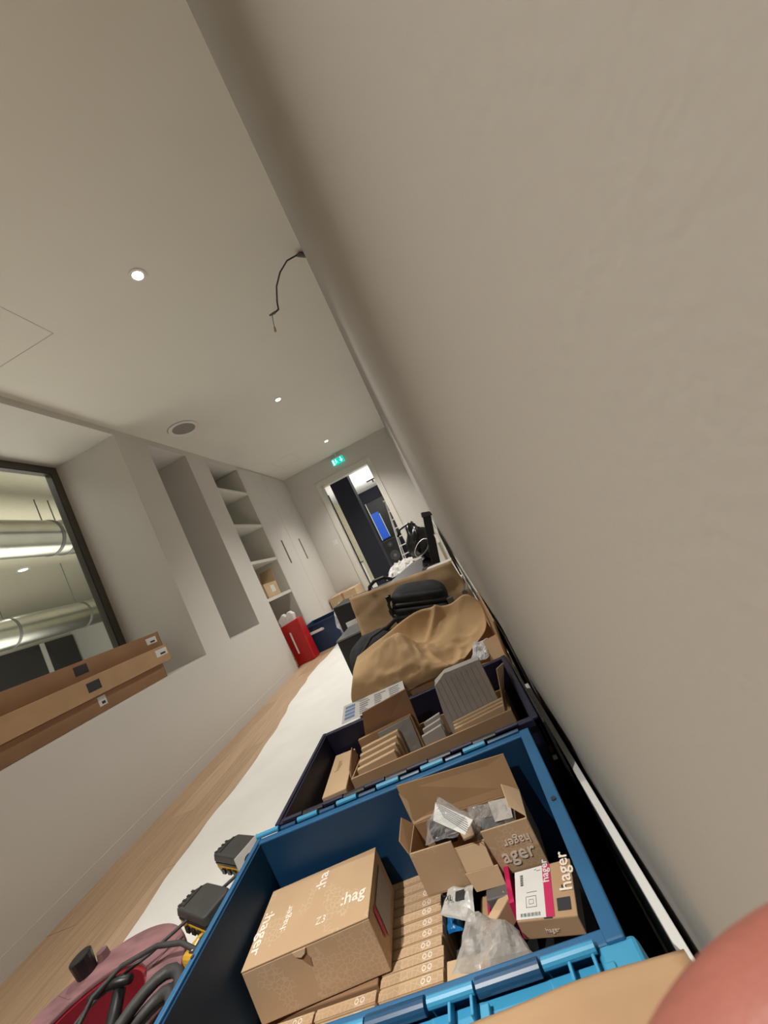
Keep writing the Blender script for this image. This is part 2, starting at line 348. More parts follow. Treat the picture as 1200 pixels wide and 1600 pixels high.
for a, b, r in (((-.968, 1.668), (-.962, 1.638), .006), ((-.962, 1.64), (-.942, 1.618), .005), ((-.966, 1.64), (-.985, 1.612), .005), ((-.966, 1.668), (-.945, 1.652), .003), ((-.966, 1.668), (-.985, 1.655), .003)):
    mn.tube([(a[0], 5.841, a[1]), (b[0], 5.841, b[1])], r, 6)
mn.build('running_man', 'exit_w', ex)
# light switch
sw = thing('light_switch', (-1.572, YE, .405), 'square white light switch on the end wall left of the doorway', 'switch')
MB().box((-1.615, YE - .008, .41), (-1.53, YE, .495)).build('plate', 'white', sw, bevel=.002); MB().box((-1.603, YE - .011, .42), (-1.574, YE - .008, .485)).build('rocker', 'white', sw, bevel=.001); MB().box((-1.571, YE - .011, .42), (-1.542, YE - .008, .485)).build('rocker', 'white', sw, bevel=.001)

# ================================================================== ROOM BEHIND THE DOORWAY
r2 = MB(); YB = 10.6
r2.box((-3.6, YE + .12, FL - .06), (.6, YB, FL)); st(r2.build('floor_end_room', 'sheet'))
st(MB().box((-3.6, YE + .12, CE), (.6, YB + .1, CE + .1)).build('ceiling_end_room', 'whitewall'))
st(MB().box((-3.6, YB, FL), (.6, YB + .1, CE)).build('wall_end_room_back', 'navywall'))
st(MB().box((-3.7, YE + .12, FL), (-3.6, YB, CE)).build('wall_end_room_left', mat('cream_wall', (.72, .68, .50), .8)))
st(MB().box((-3.6, YB - .04, FL), (-2.12, YB, CE)).build('wall_end_room_pale', bpy.data.materials['cream_wall']))  # pale piece added to imitate the bright space glimpsed past the column
st(MB().box((.5, YE + .12, FL), (.6, YB, CE)).build('wall_end_room_right', 'whitewall'))
st(MB().box((-1.35, 6.38, FL), (-1.00, 6.66, CE)).build('wall_column', 'navywall', bevel=.004))
tr = thing('ceiling_track', (-.85, 9.4, 1.75), 'short black lighting track on the white ceiling seen through the doorway', 'light track'); MB().box((-1.06, 9.36, 1.765), (-.5, 9.42, CE)).build('rail', 'black', tr); MB().tube([(-.9, 9.39, 1.765), (-.9, 9.39, 1.70)], .02, 10).build('lamp_head', 'black', tr)
# display frame with blue panel, loudspeaker
ds = thing('framed_display', (-1.25, 10.5, .2), 'black framed screen showing a tall blue panel on the navy wall beyond the doorway', 'screen')
MB().box((-1.51, 10.52, .20), (-.95, 10.58, 1.42)).build('backing', 'black', ds, bevel=.004)
MB().box((-1.525, 10.50, .24), (-1.503, 10.58, 1.42)).build('edge_strip', 'white', ds); MB().box((-1.265, 10.50, .26), (-1.247, 10.53, 1.0)).build('edge_strip', 'white', ds)
MB().box((-1.50, 10.505, .26), (-1.268, 10.52, 1.07)).build('blue_panel', 'screen', ds)
ls = thing('loudspeaker', (-1.35, 10.3, FL), 'tall black loudspeaker with two round cones standing below the blue panel', 'speaker')
MB().box((-1.58, 10.15, FL), (-1.05, 10.48, .19)).build('cabinet', 'black', ls, bevel=.01)
for z, r in ((.05, .07), (-.28, .15)):
    MB().tube([(-1.32, 10.16, z), (-1.32, 10.13, z)], [r, r * .9], 24).build('cone', 'soft', ls); MB().tube([(-1.32, 10.135, z), (-1.32, 10.12, z)], [r * .35, r * .25], 16).build('dust_cap', 'grey', ls)
# step ladder
ld = thing('step_ladder', (-.64, 6.5, FL), 'white step ladder standing just beyond the doorway on its right side', 'ladder')
ra, rb = (Vector((-.80, 6.45, FL)), Vector((-.60, 6.62, .78))), (Vector((-.42, 6.45, FL)), Vector((-.575, 6.62, .78)))
for a, b in (ra, rb): MB().tube([a, b], .011, 6).build('rail', 'white', ld)
for a, b in (((-.80, 6.95, FL), (-.60, 6.66, .78)), ((-.42, 6.95, FL), (-.575, 6.66, .78))): MB().tube([a, b], .009, 6).build('rear_rail', 'white', ld)
for k in range(1, 9):
    t = k / 9.3; a = L(*ra, t); b = L(*rb, t); MB().box((a.x, a.y - .02, a.z - .010), (b.x, a.y + .02, a.z + .010)).build('step', 'white', ld)
MB().box((-.63, 6.58, .77), (-.545, 6.72, .80)).build('top_platform', 'white', ld, bevel=.004)
# pale bench items glimpsed through the slit on the left of the column
bn = thing('pale_cabinet', (-2.2, 8.2, FL), 'pale low cabinet glimpsed in the slit left of the navy column', 'cabinet')
MB().box((-2.6, 7.8, FL), (-1.9, 8.6, -.05)).build('body', 'whitewall', bn, bevel=.01); MB().box((-2.62, 7.78, -.05), (-1.88, 8.62, -.02)).build('top', 'grey', bn)

# ================================================================== ROOM BEHIND THE WINDOW
st(MB().box((-10.2, -3.6, 2.3), (-2.56, 9.0, 2.4)).build('ceiling_side_room', mat('side_ceiling', (.60, .57, .46), .85, var=.03)))
st(MB().box((-10.2, -3.6, FL - .06), (-2.61, 9.0, FL)).build('floor_side_room', 'grey'))
st(MB().box((-10.3, -3.6, FL), (-10.2, 9.0, 2.3)).build('wall_side_room_back', mat('side_wall', (.58, .55, .47), .85)))
st(MB().box((-10.2, 8.9, FL), (-2.56, 9.0, 2.3)).build('wall_side_room_end', 'whitewall'))
for i, (X, Z, r, rings, lab) in enumerate(((-4.0, 1.805, .205, (1.2, 3.63, 3.78), 'shiny galvanised round duct, the upper nearer one behind the window'), (-6.2, 1.30, .225, (2.2, 4.56, 5.66, 7.2), 'shiny galvanised round duct, the lower farther one behind the window'))):
    t = thing('air_duct', (X, 2.5, Z), lab, 'duct', 'ventilation ducts behind the window')
    MB().tube([(X, y, Z) for y in (-3.0, 0, 2, 4, 6, 8.8)], r, 40, False).build('duct_pipe', 'steel', t, smooth=True)
    for y in rings:
        MB().tube([(X, y, Z), (X, y + .035, Z)], r + .006, 40).build('clamp_ring', 'grey', t, smooth=False)
        MB().tube([(X, y + .015, Z + r), (X, y + .015, 2.3)], .006, 6).build('hanger_rod', 'grey', t)
for n, (x, y, lab) in enumerate(((-6.3, 5.15, 'round spotlight glowing on the ceiling between the two ducts'),)):
    t = thing('downlight', (x, y, 2.28), lab, 'ceiling light'); MB().ring((x, y, 2.285), .06, .09, .015, 24).build('trim_ring', 'white', t); MB().tube([(x, y, 2.298), (x, y, 2.288)], .06, 20).build('lens', 'lamp', t)
st(MB().box((-10.2, 6.3, -.1), (-10.12, 8.0, 1.66)).build('window_2', 'black')); st(MB().box((-10.2, 8.09, -.1), (-10.12, 8.85, 1.66)).build('window_3', 'black'))
st(MB().box((-10.12, 8.0, -.1), (-10.08, 8.09, 1.66)).build('trim_3', 'whitewall'))

# ================================================================== LEFT NICHE: three long flat cartons
def long_carton(x1, ya, yb, z0, z1, lab, m, hole=None, lb=None):
    t = thing('long_carton', (x1 - .12, (ya + yb) / 2, z0), lab, 'cardboard box', 'long flat cartons in the window niche')
    b = MB(); b.box((x1 - .24, ya, z0), (x1, yb, z1)); b.build('carton_body', m, t, bevel=.003)
    MB().box((x1 - .245, yb - .0015, z0 - .0), (x1 + .0015, yb + .0015, z1 + .001)).build('end_flap', m, t)
    if hole: MB().box((x1 - .001, hole[0], hole[1]), (x1 + .0008, hole[0] + .075, hole[1] + .050)).build('hand_hole', 'ink', t, bevel=.0003)
    if lb:
        q = MB().box((x1, lb[0], lb[1]), (x1 + .001, lb[0] + lb[2], lb[1] + lb[3])).build('address_label', 'paper', t)
        MB().box((x1 + .001, lb[0] + lb[2] * .35, lb[1] + .008), (x1 + .0016, lb[0] + lb[2] * .8, lb[1] + lb[3] * .45)).build('barcode', 'ink', q)
    return t
long_carton(-1.985, -.2, 2.205, -.1195, -.030, 'brown long carton lying lowest in the window niche, with a small grey sticker', 'card_dk', lb=(1.735, -.088, .045, .05))
long_carton(-1.965, -.1, 2.275, -.029, .078, 'brown long carton in the middle of the niche stack, the lightest coloured', 'card', hole=(1.69, .002), lb=(2.165, .015, .095, .045))
long_carton(-2.015, -.15, 2.30, .079, .178, 'brown long carton lying topmost in the window niche stack', 'card_dk', hole=(1.70, .108), lb=(2.185, .115, .085, .042))

# ================================================================== SHELF BOX, RED BAG, BLUE CRATE, END BOX
def open_carton(t, tl, ztop, zbot, th=.004, m='card', flaps=(), fh=.06, mi='card_in', names='side_wall'):
    """tl: 4 top corners FL FR BR BL (x,y or x,y,z) -> four thin walls and a bottom; flaps: (edge index, lean outwards, height)"""
    q = [Vector((p[0], p[1], p[2] if len(p) > 2 else ztop)) for p in tl]; c = sum(q, Vector()) / 4
    for i in range(4):
        a, b = q[i], q[(i + 1) % 4]; n = Vector((0, 0, 1)).cross(b - a).normalized() * th
        if n.dot(c - a) < 0: n = -n
        MB().hexa([(a.x, a.y, zbot), (b.x, b.y, zbot), (b.x + n.x, b.y + n.y, zbot), (a.x + n.x, a.y + n.y, zbot)], [a, b, b + n, a + n]).build(names, m, t, bevel=.001, seg=1)
    MB().hexa([(p.x, p.y, zbot) for p in q], [(p.x, p.y, zbot + th) for p in q]).build('bottom', m, t)
    for e, lean, h in flaps:
        a, b = q[e], q[(e + 1) % 4]; out = Vector((0, 0, 1)).cross(b - a).normalized()
        if out.dot(c - a) > 0: out = -out
        d = (out * math.sin(lean) + Vector((0, 0, 1)) * math.cos(lean)) * h; s = (b - a) * .02
        MB().slab([a + s, b - s, b - s * 1.5 + d, a + s * 1.5 + d], th).build('flap', m, t, bevel=.001, seg=1)
sb = thing('open_carton', (-2.03, 3.98, .07), 'small open cardboard box with a white label on the fourth shelf down', 'cardboard box')
open_carton(sb, [(-2.14, 3.80), (-1.95, 3.80), (-1.95, 4.12), (-2.14, 4.12)], .235, .0705, m='card_lt', flaps=((2, .35, .17), (3, .9, .1)))
MB().box((-1.95, 3.93, .12), (-1.948, 4.03, .2)).build('white_label', 'paper', sb)
rb = thing('red_bag', (-1.84, 3.62, FL), 'upright red shopping bag stuffed with white paper standing by the left wall', 'bag')
MB().hexa([(-1.96, 3.80, FL), (-1.75, 3.80, FL), (-1.74, 3.94, FL), (-1.96, 3.94, FL)], [(-1.97, 3.79, -.27), (-1.755, 3.81, -.25), (-1.75, 3.93, -.25), (-1.96, 3.95, -.28)]).build('bag_body', 'redbag', rb, bevel=.01)
MB().box((-1.90, 3.792, -.60), (-1.885, 3.80, -.36)).build('printed_stripe', 'white', rb)
for k, (x, y) in enumerate(((-1.93, 3.84), (-1.85, 3.85), (-1.88, 3.88))):
    MB().poly([(x - .05, y, -.29), (x + .03, y, -.29), (x + .04, y + .02, -.19), (x, y + .02, -.15), (x - .06, y, -.2)], .05, (0.2, 1, 0)).build('crumpled_paper', 'paper', rb, bevel=.008)
def crate(name, x0, x1, y0, y1, ztop, m, lab, m_rim=None, tap=.018, th=.006, rimw=(.006, .018), cat='crate', group=None, zb=None):
    """attached-lid style crate: tapered walls, rim on top, ribbed long sides"""
    zb = FL if zb is None else zb; t = thing(name, ((x0 + x1) / 2, (y0 + y1) / 2, zb), lab, cat, group); m_rim = m_rim or m
    T = [(x0 + .008, y0 + .008), (x1 - .008, y0 + .008), (x1 - .008, y1 - .008), (x0 + .008, y1 - .008)]
    Bm = [(x0 + tap, y0 + tap), (x1 - tap, y0 + tap), (x1 - tap, y1 - tap), (x0 + tap, y1 - tap)]
    cx, cy = (x0 + x1) / 2, (y0 + y1) / 2
    for i in range(4):
        a, b = T[i], T[(i + 1) % 4]; c, d = Bm[i], Bm[(i + 1) % 4]
        n = Vector((-(b[1] - a[1]), b[0] - a[0], 0)).normalized() * th
        MB().hexa([(c[0], c[1], zb), (d[0], d[1], zb), (d[0] + n.x, d[1] + n.y, zb), (c[0] + n.x, c[1] + n.y, zb)], [(a[0], a[1], ztop - .004), (b[0], b[1], ztop - .004), (b[0] + n.x, b[1] + n.y, ztop - .004), (a[0] + n.x, a[1] + n.y, ztop - .004)]).build('side_wall', m, t)
    MB().box((x0 + tap, y0 + tap, zb), (x1 - tap, y1 - tap, zb + .008)).build('base', m, t)
    r = MB(); rl, rr = rimw
    r.box((x0, y0, ztop - .016), (x0 + rl + .006, y1, ztop)); r.box((x1 - rr, y0, ztop - .016), (x1, y1, ztop)); r.box((x0, y0, ztop - .016), (x1, y0 + .014, ztop - .002)); r.box((x0, y1 - .014, ztop - .016), (x1, y1, ztop - .002))
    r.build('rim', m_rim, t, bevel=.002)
    rbm = MB()
    for k in range(1, 8):
        x = x0 + (x1 - x0) * k / 8
        rbm.box((x - .003, y0 + .002, ztop - .07), (x + .003, y0 + .012, ztop - .014)); rbm.box((x - .003, y1 - .012, ztop - .07), (x + .003, y1 - .002, ztop - .014))
    rbm.build('outer_rib', m, t)
    return t
bc = crate('storage_crate', -2.0 + .115, -1.43, 3.98, 4.45, -.405, 'navy_far', 'dark blue storage crate with a pale handle slot on the floor against the cupboard', tap=.02)
MB().box((-1.79, 3.983, -.505), (-1.62, 3.994, -.475)).build('handle', 'white', bc, bevel=.004)
for x in (-1.80, -1.61): MB().tube([(x, 3.99, -.49), (x, 3.978, -.49)], .014, 10).build('handle_stud', 'metal', bc)
fw_ = thing('plastic_wrap', (-1.33, 4.05, FL), 'crumpled white plastic sheeting hanging beside the dark blue storage crate', 'plastic sheet')
m_ = MB(); n_ = 12
vs = [(-1.42 + .25 * (i / n_) + .02 * math.sin(i * 2.1 + j), 3.93 + .05 * math.sin(i * 1.7) + .02 * math.cos(j * 2.3), FL + .01 + (.34 - .07 * math.sin(i * .9)) * j / 8) for j in range(9) for i in range(n_ + 1)]
m_.add(vs, [(j * (n_ + 1) + i, j * (n_ + 1) + i + 1, (j + 1) * (n_ + 1) + i + 1, (j + 1) * (n_ + 1) + i) for j in range(8) for i in range(n_)]); m_.build('sheeting', 'film_white', fw_, smooth=True)
eb = thing('carton', (-1.7, 5.5, FL), 'closed brown cardboard box on the floor under the light switch', 'cardboard box')
MB().box((-1.90, 5.35, FL), (-1.46, 5.80, -.31)).build('carton_body', 'card_lt', eb, bevel=.004); MB().box((-1.695, 5.348, -.45), (-1.665, 5.802, -.3085)).build('packing_tape', 'card_in', eb)
MB().box((-1.86, 5.20, FL), (-1.62, 5.34, -.46)).build('paper_bundle', 'paper', eb)

# floor protection sheet with wavy edge
sh_ = MB(); xs = []
edge = [(.30, -1.40), (1.0, -1.385), (1.25, -1.42), (1.52, -1.432), (1.8, -1.41), (2.09, -1.436), (2.6, -1.52), (3.14, -1.585), (3.6, -1.56), (4.03, -1.535), (4.8, -1.5), (5.86, -1.38)]
v = []; N = 90
for i in range(N + 1):
    y = .32 + 5.54 * i / N
    for (a, xa), (b, xb) in zip(edge[:-1], edge[1:]):
        if a <= y <= b + 1e-6: xe = xa + (xb - xa) * (y - a) / (b - a); break
    xe += .008 * math.sin(y * 9) + .005 * math.sin(y * 23 + 1)
    for j in range(15):
        x = xe + (XR(y) - .02 - xe) * j / 14; lift = .006 * abs(math.sin(y * 5.1)) * (1 if j == 0 else 0)
        v.append((x, y, FL + .0015 + lift + .0012 * (math.sin(x * 11 + y * 3) + 1)))
sh_.add(v, [(i * 15 + j, i * 15 + j + 1, (i + 1) * 15 + j + 1, (i + 1) * 15 + j) for i in range(N) for j in range(14)])
fs = sh_.build('floor_protection_sheet', 'sheet', smooth=True); tag(fs, 'long white protective paper sheet covering the floor up to the oak strip', 'floor covering')
sc_ = MB()
for k in range(14):
    x = -.80 - .12 * random.random(); y = 1.55 + .25 * random.random(); sc_.slab([(x, y, FL + .006), (x + .10, y + .05, FL + .006), (x + .103, y + .053, FL + .006), (x + .001, y + .003, FL + .006)], .0006)
sc_.build('pencil_note', 'ink_blue', fs)

# ================================================================== FRONT CRATE (blue) and its hinged light blue lids
c1 = crate('lidded_crate', -.585, -.012, .362, .700, -.400, 'blue', 'open blue plastic crate nearest the camera, with light blue lid hinges', rimw=(.004, .018), m_rim='blue_rim_lit')
MB().tube([(-.021, .53, -.3995), (-.021, .53, -.3985)], .0035, 12).build('rivet_hole', 'ink', c1); MB().tube([(-.580, .50, -.3995), (-.580, .50, -.3985)], .0025, 12).build('rivet_hole', 'ink', c1)
# far hinge row
for k, (a, b) in enumerate(((-.585, -.535), (-.492, -.448), (-.405, -.362), (-.318, -.272), (-.225, -.18), (-.138, -.095))): MB().tube([(a, .703, -.3985), (b, .703, -.3985)], .0045, 10).build('hinge_knuckle', 'blue_lt', c1)
for a, b in ((-.530, -.497), (-.443, -.41), (-.357, -.322), (-.268, -.23), (-.175, -.143), (-.09, -.03)): MB().tube([(a, .702, -.401), (b, .702, -.401)], .004, 10).build('hinge_barrel', 'blue_mid', c1)
# near hinge row and lid, folded down outside
lid = MB().box((-.585, .3385, -.640), (-.014, .3425, -.4135)).build('lid_flap', 'blue_lt', c1, bevel=.001)
hb = MB(); hb.box((-.585, .3405, -.4150), (-.004, .3575, -.4080)); hb.box((-.585, .3375, -.4200), (-.004, .3405, -.4060))
hb.build('hinge_rail', 'blue_lt', lid, bevel=.0012)
for x in (-.545, -.43, -.305, -.185, -.068):
    for d_ in (0, .022): MB().box((x + d_, .3425, -.4085), (x + d_ + .003, .3605, -.398)).build('hinge_bracket', 'blue_lt', lid, bevel=.0006, seg=1)
    MB().box((x + .030, .337, -.430), (x + .039, .350, -.401)).build('hinge_lug', 'blue_lt', lid, bevel=.0012)
for a, b in ((-.580, -.525), (-.455, -.405), (-.335, -.272), (-.205, -.158), (-.090, -.040)): MB().tube([(a, .3605, -.3985), (b, .3605, -.3985)], .0046, 12).build('hinge_knuckle', 'blue_lt', c1)
for a, b in ((-.522, -.458), (-.402, -.338), (-.270, -.208), (-.155, -.093)): MB().tube([(a, .3605, -.400), (b, .3605, -.400)], .0066, 16).build('hinge_barrel', 'blue_mid', c1)
MB().hexa([(-.045, .338, -.43), (-.001, .338, -.43), (-.001, .366, -.43), (-.045, .366, -.43)], [(-.040, .341, -.403), (-.004, .341, -.403), (-.004, .366, -.403), (-.040, .366, -.403)]).build('lid_corner', 'blue_lt', c1, bevel=.004)

mt = thing('gap_shade_strip', (.012, .75, FL), 'black strip added as shade on the floor in the gap between crates and wall', 'shade strip')  # black strip added to stand for the shade in the floor gap
MB().box((-.030, .36, FL + .005), (.022, 1.06, FL + .011)).build('shade_strip', 'black', mt, bevel=.002)
sk = MB(); qa = [(.0270, .435), (.0385, .408), (.0360, 1.06), (.0245, 1.06)]
sk.hexa([(x, y, FL + .004) for x, y in qa], [(x, y, -.500) for x, y in qa])
tag(sk.build('skirting_board', 'white', bevel=.0012), 'loose white skirting board with a mitred end standing on edge by the right wall', 'board')
# ---- contents of the front crate
def small_box(x0, x1, y0, y1, z0, z1, lab, group, icons=()):
    t = thing('small_carton', ((x0 + x1) / 2, (y0 + y1) / 2, z0), lab, 'cardboard box', group)
    b = MB().box((x0, y0, z0), (x1, y1, z1)).build('carton_body', 'card_lt', t, bevel=.0012, seg=1)
    f = MB().box((x0, y0 + .0003, z1 - .0003), (x1, y0 + (y1 - y0) * .72, z1 + .0006)).build('top_flap', 'card_print', t)
    return t
ZT = -.552
proto = None; yy = .690; k = 0
sizes = [.0152, .0150, .0156, .0148, .0158, .0150, .0154, .0150, .0156, .0150, .0152]
ORD = ['first', 'second', 'third', 'fourth', 'fifth', 'sixth', 'seventh', 'eighth', 'ninth', 'tenth', 'eleventh', 'twelfth', 'thirteenth']
def column(x0, x1, ytop, n, lab, grp, seed):
    rnd = random.Random(seed); y = ytop; first = None
    for i in range(n):
        d = .0152; dx = rnd.uniform(-.0018, .0018); dz = rnd.uniform(-.0028, .0)
        if first is None:
            first = small_box(x0, x1, y - d, y - .0006, FL + .008, ZT, lab, grp); base_y = y
            cur = first
            ic = MB(); X = x1 - .036; yc = y - d / 2 - .001
            for s in (-1, 1):
                ic.ring((X + .010 + s * .0045, yc, ZT + .0008), .0022, .0036, .0002, 10)
            ic.box((X + .004, yc - .0050, ZT + .0008), (X + .0165, yc - .0044, ZT + .001)); ic.box((X + .004, yc + .0044, ZT + .0008), (X + .0165, yc + .0050, ZT + .001))
            ic.build('printed_symbol', 'print', first)
        else: cur = copy_tree(first, (dx, y - base_y, dz))
        cur['label'] = 'thin brown upright carton, %s from the far end of the %s' % (ORD[i], lab)
        y -= d + rnd.choice((0, 0, 0, .0009))
column(-.361, -.262, .686, 13, 'right-hand row', 'thin cartons, right-hand row in the blue crate', 1)
column(-.462, -.3645, .535, 5, 'middle row', 'thin cartons, middle row in the blue crate', 2)
column(-.5600, -.4655, .535, 4, 'left row', 'thin cartons, left row in the blue crate', 3)
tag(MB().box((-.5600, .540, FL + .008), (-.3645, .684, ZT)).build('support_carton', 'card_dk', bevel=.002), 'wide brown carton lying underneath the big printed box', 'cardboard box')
# big printed box
ZB, ZP = -.5502, -.474
FRt, FLt, TLt, TRt = Vector((-.342, .547, ZP)), Vector((-.5545, .535, ZP)), Vector((-.5605, .659, ZP)), Vector((-.351, .668, ZP))
hb_ = thing('printed_carton', (-.45, .60, ZB), 'large closed brown box printed with white hager lettering in the blue crate', 'cardboard box')
MB().hexa([(p.x, p.y, ZB) for p in (FLt, FRt, TRt, TLt)], [FLt, FRt, TRt, TLt]).build('carton_body', 'card_print', hb_, bevel=.0015)
lidp = [p + Vector((0, 0, .0004)) for p in (FLt, FRt, TRt, TLt)]
lo_ = MB().hexa(lidp, [p + Vector((0, 0, .0022)) for p in lidp]).build('lid', 'card_print', hb_, bevel=.0006)
ex_, ey_ = (FRt - FLt).normalized(), (TLt - FLt).normalized(); zt = ZP + .0030
def P(u, v, z=zt): return Vector((FLt.x + ex_.x * u + ey_.x * v, FLt.y + ex_.y * u + ey_.y * v, z))
text(':hager', .027, P(.006, .083), -ey_, ex_, 'print', hb_, bold=.0004)
text(':hager', .017, P(.060, .036), ey_, -ex_, 'print', hb_, bold=.0002)
text(':hag', .028, P(.158, .036), ex_, ey_, 'print', hb_, bold=.0004)
text(':ha', .028, P(.118, .083), ey_, -ex_, 'print', hb_, bold=.0004)
text('Z3', .016, P(.118, .022), ex_, ey_, 'print', hb_)
fy = Vector((0, 0, 1)); fx = ex_; fo = Vector((FLt.x, FLt.y - .0006, ZB))
# tuck tab at the front edge and thumb notch
TAB = 0.098
MB().poly([FLt + ex_ * (TAB - .012) + Vector((0, -.0006, .0)), FLt + ex_ * (TAB + .010) + Vector((0, -.0006, .0)), FLt + ex_ * (TAB + .007) + Vector((0, -.0015, -.006)), FLt + ex_ * TAB + Vector((0, -.002, -.009)), FLt + ex_ * (TAB - .008) + Vector((0, -.0015, -.006))], .0012, (0, -1, 0)).build('tuck_tab', 'card_lt', hb_)
MB().poly([FLt + ex_ * (TAB + .003) + Vector((0, -.0004, -.0015)), FLt + ex_ * (TAB - .004) + Vector((0, -.0004, -.011)), FLt + ex_ * (TAB + .006) + Vector((0, -.0004, -.026)), FLt + ex_ * (TAB + .0095) + Vector((0, -.0004, -.028)), FLt + ex_ * (TAB + .011) + Vector((0, -.0004, -.016))], .0004, (0, -1, 0)).build('thumb_notch', 'card_dk', hb_)
# label on right side
nr = Vector((.0006, 0, 0))
MB().slab([FRt + nr + Vector((0, .02, -.010)), FRt + nr + Vector((-.0016, .03, -.010)), FRt + nr + Vector((-.0016, .03, -.050)), FRt + nr + Vector((0, .02, -.050))], .0006).build('magenta_stripe', 'magenta', hb_)
MB().slab([FRt + nr + Vector((-.001, .032, -.012)), FRt + nr + Vector((-.0062, .10, -.012)), FRt + nr + Vector((-.0062, .10, -.06)), FRt + nr + Vector((-.001, .032, -.06))], .0006).build('side_label', 'paper_grey', hb_)

# open printed box with flaps
ob = thing('open_carton', (-.172, .63, -.525), 'small open brown box with raised flap holding plastic bags in the blue crate', 'cardboard box')
ZO = -.455; zo = -.522
A, Bq, Cq, Dq = Vector((-.271, .604, ZO)), Vector((-.072, .588, ZO)), Vector((-.070, .646, ZO)), Vector((-.267, .663, ZO))
def wallq(a, b, name, m='card_print', zt=None, th=.0022, zb=zo):
    n = Vector((0, 0, 1)).cross(b - a).normalized() * th
    return MB().hexa([(a.x, a.y, zb), (b.x, b.y, zb), (b.x + n.x, b.y + n.y, zb), (a.x + n.x, a.y + n.y, zb)], [a, b, b + n, a + n]).build(name, m, ob, bevel=.0005, seg=1)
dn = Vector((0, 0, -1))
fw1 = L(A, Bq, .37); fw2 = L(A, Bq, .62)
wallq(A, fw1, 'front_wall'); wallq(fw2, Bq, 'front_wall')
wallq(fw1 + dn * .012, fw2 + dn * .012, 'front_wall')
wallq(Bq, Cq, 'side_wall', 'card'); wallq(Cq, Dq, 'back_wall', 'card_in'); wallq(Dq, A, 'side_wall', 'card')
MB().hexa([(p.x, p.y, zo - .002) for p in (A, Bq, Cq, Dq)], [(p.x, p.y, zo) for p in (A, Bq, Cq, Dq)]).build('bottom', 'card', ob)
MB().slab([Dq, Cq, Vector((-.069, .664, -.404)), Vector((-.270, .672, -.391))], .002).build('raised_flap', 'card_in', ob, bevel=.0005, seg=1)
MB().slab([Dq, A, Vector((-.281, .613, -.437)), Vector((-.279, .654, -.432))], .002).build('side_flap', 'card_in', ob, bevel=.0005, seg=1)
MB().slab([L(Bq, Cq, .05), Cq, L(Cq, Dq, .12) + Vector((0, -.004, .020)), L(Bq, A, .10) + Vector((0, .012, .016))], .0018).build('side_flap', 'card_lt', ob, bevel=.0005, seg=1)
MB().poly([Dq, Dq + Vector((-.002, .003, .055)), Dq + Vector((.010, .006, .030)), Dq + Vector((.025, .003, .012)), Dq + Vector((.042, -.002, .004))], .0015, (0, -1, 0)).build('gusset_flap', 'card_lt', ob)
f1, f2 = fw1 + dn * .0215 + Vector((.003, -.002, 0)), fw2 + dn * .0215 + Vector((-.001, -.002, 0))
f1.z = f2.z = ZO - .012
g1, g2 = f1 + Vector((.003, -.010, -.029)), f2 + Vector((.001, -.010, -.029))
MB().slab([f1, f2, g2, g1], .0015).build('front_flap', 'card_lt', ob, bevel=.0004, seg=1)
h1, h2 = f1 + Vector((.006, -.015, -.054)), f2 + Vector((.004, -.015, -.054))
MB().slab([g1 + Vector((-.003, 0, 0)), g2 + Vector((.006, 0, 0)), h2 + Vector((.003, 0, 0)), h1], .0015).build('front_flap_tip', 'card_lt', ob, bevel=.0004, seg=1)
fx2 = (Bq - A).normalized()
text('hager', .019, fw2 + fx2 * .068 + Vector((0, -.0012, -.020)), -fx2, (0, 0, -1), 'print', ob)
text('ager', .030, fw2 + fx2 * .014 + Vector((0, -.0012, -.052)), fx2, (0, 0, 1), 'print', ob, bold=.0003)
# bags and parts in it
def bag(name, pts, m, lab, cat='plastic bag', th=.012, amp=.010, seed=1, parent=None, n=14, partname='bag_film'):
    """crumpled pouch over a quad (4 points): top sheet and bottom sheet joined"""
    rnd = random.Random(seed); q = [Vector(p) for p in pts]; nrm = (q[1] - q[0]).cross(q[3] - q[0]).normalized()
    if nrm.z < 0: nrm = -nrm
    V = []; F = []; o_ = Vector((rnd.random() * 9, rnd.random() * 9, rnd.random() * 9))
    for side in (1, -1):
        for j in range(n + 1):
            for i in range(n + 1):
                u, v_ = i / n, j / n; p = L(L(q[0], q[1], u), L(q[3], q[2], u), v_)
                e = (math.sin(math.pi * u) * math.sin(math.pi * v_)) ** .45
                wob = noise.noise(p * 55 + o_) + .6 * abs(noise.noise(p * 120 + o_))
                V.append(p + nrm * (side * th * e + amp * wob * (.35 + .65 * e)) + Vector((noise.noise(p * 40 + o_), noise.noise(p * 40 - o_), 0)) * amp * .5)
    k = (n + 1) ** 2
    for s in (0, 1):
        for j in range(n):
            for i in range(n):
                a = s * k + j * (n + 1) + i; F.append((a, a + 1, a + n + 2, a + n + 1))
    for i in range(n):
        F += [(i, i + 1, k + i + 1, k + i), (n * (n + 1) + i, n * (n + 1) + i + 1, k + n * (n + 1) + i + 1, k + n * (n + 1) + i), (i * (n + 1), (i + 1) * (n + 1), k + (i + 1) * (n + 1), k + i * (n + 1)), (i * (n + 1) + n, (i + 1) * (n + 1) + n, k + (i + 1) * (n + 1) + n, k + i * (n + 1) + n)]
    if parent is None:
        c = sum(q, Vector()) / 4; t = thing(name, (c.x, c.y, min(p.z for p in q)), lab, cat)
    else: t = parent
    MB().add(V, F).build(partname, m, t, smooth=False)
    return t
b1 = bag('parts_bag', [(-.246, .612, -.458), (-.178, .590, -.444), (-.150, .598, -.430), (-.205, .652, -.420)], 'film', 'clear plastic bag with a printed white slip and black parts, left in the open box', th=.012, seed=3)
MB().slab([(-.207, .640, -.421), (-.148, .588, -.430), (-.166, .576, -.437), (-.216, .618, -.431)], .0006).build('printed_slip', 'paper', b1)
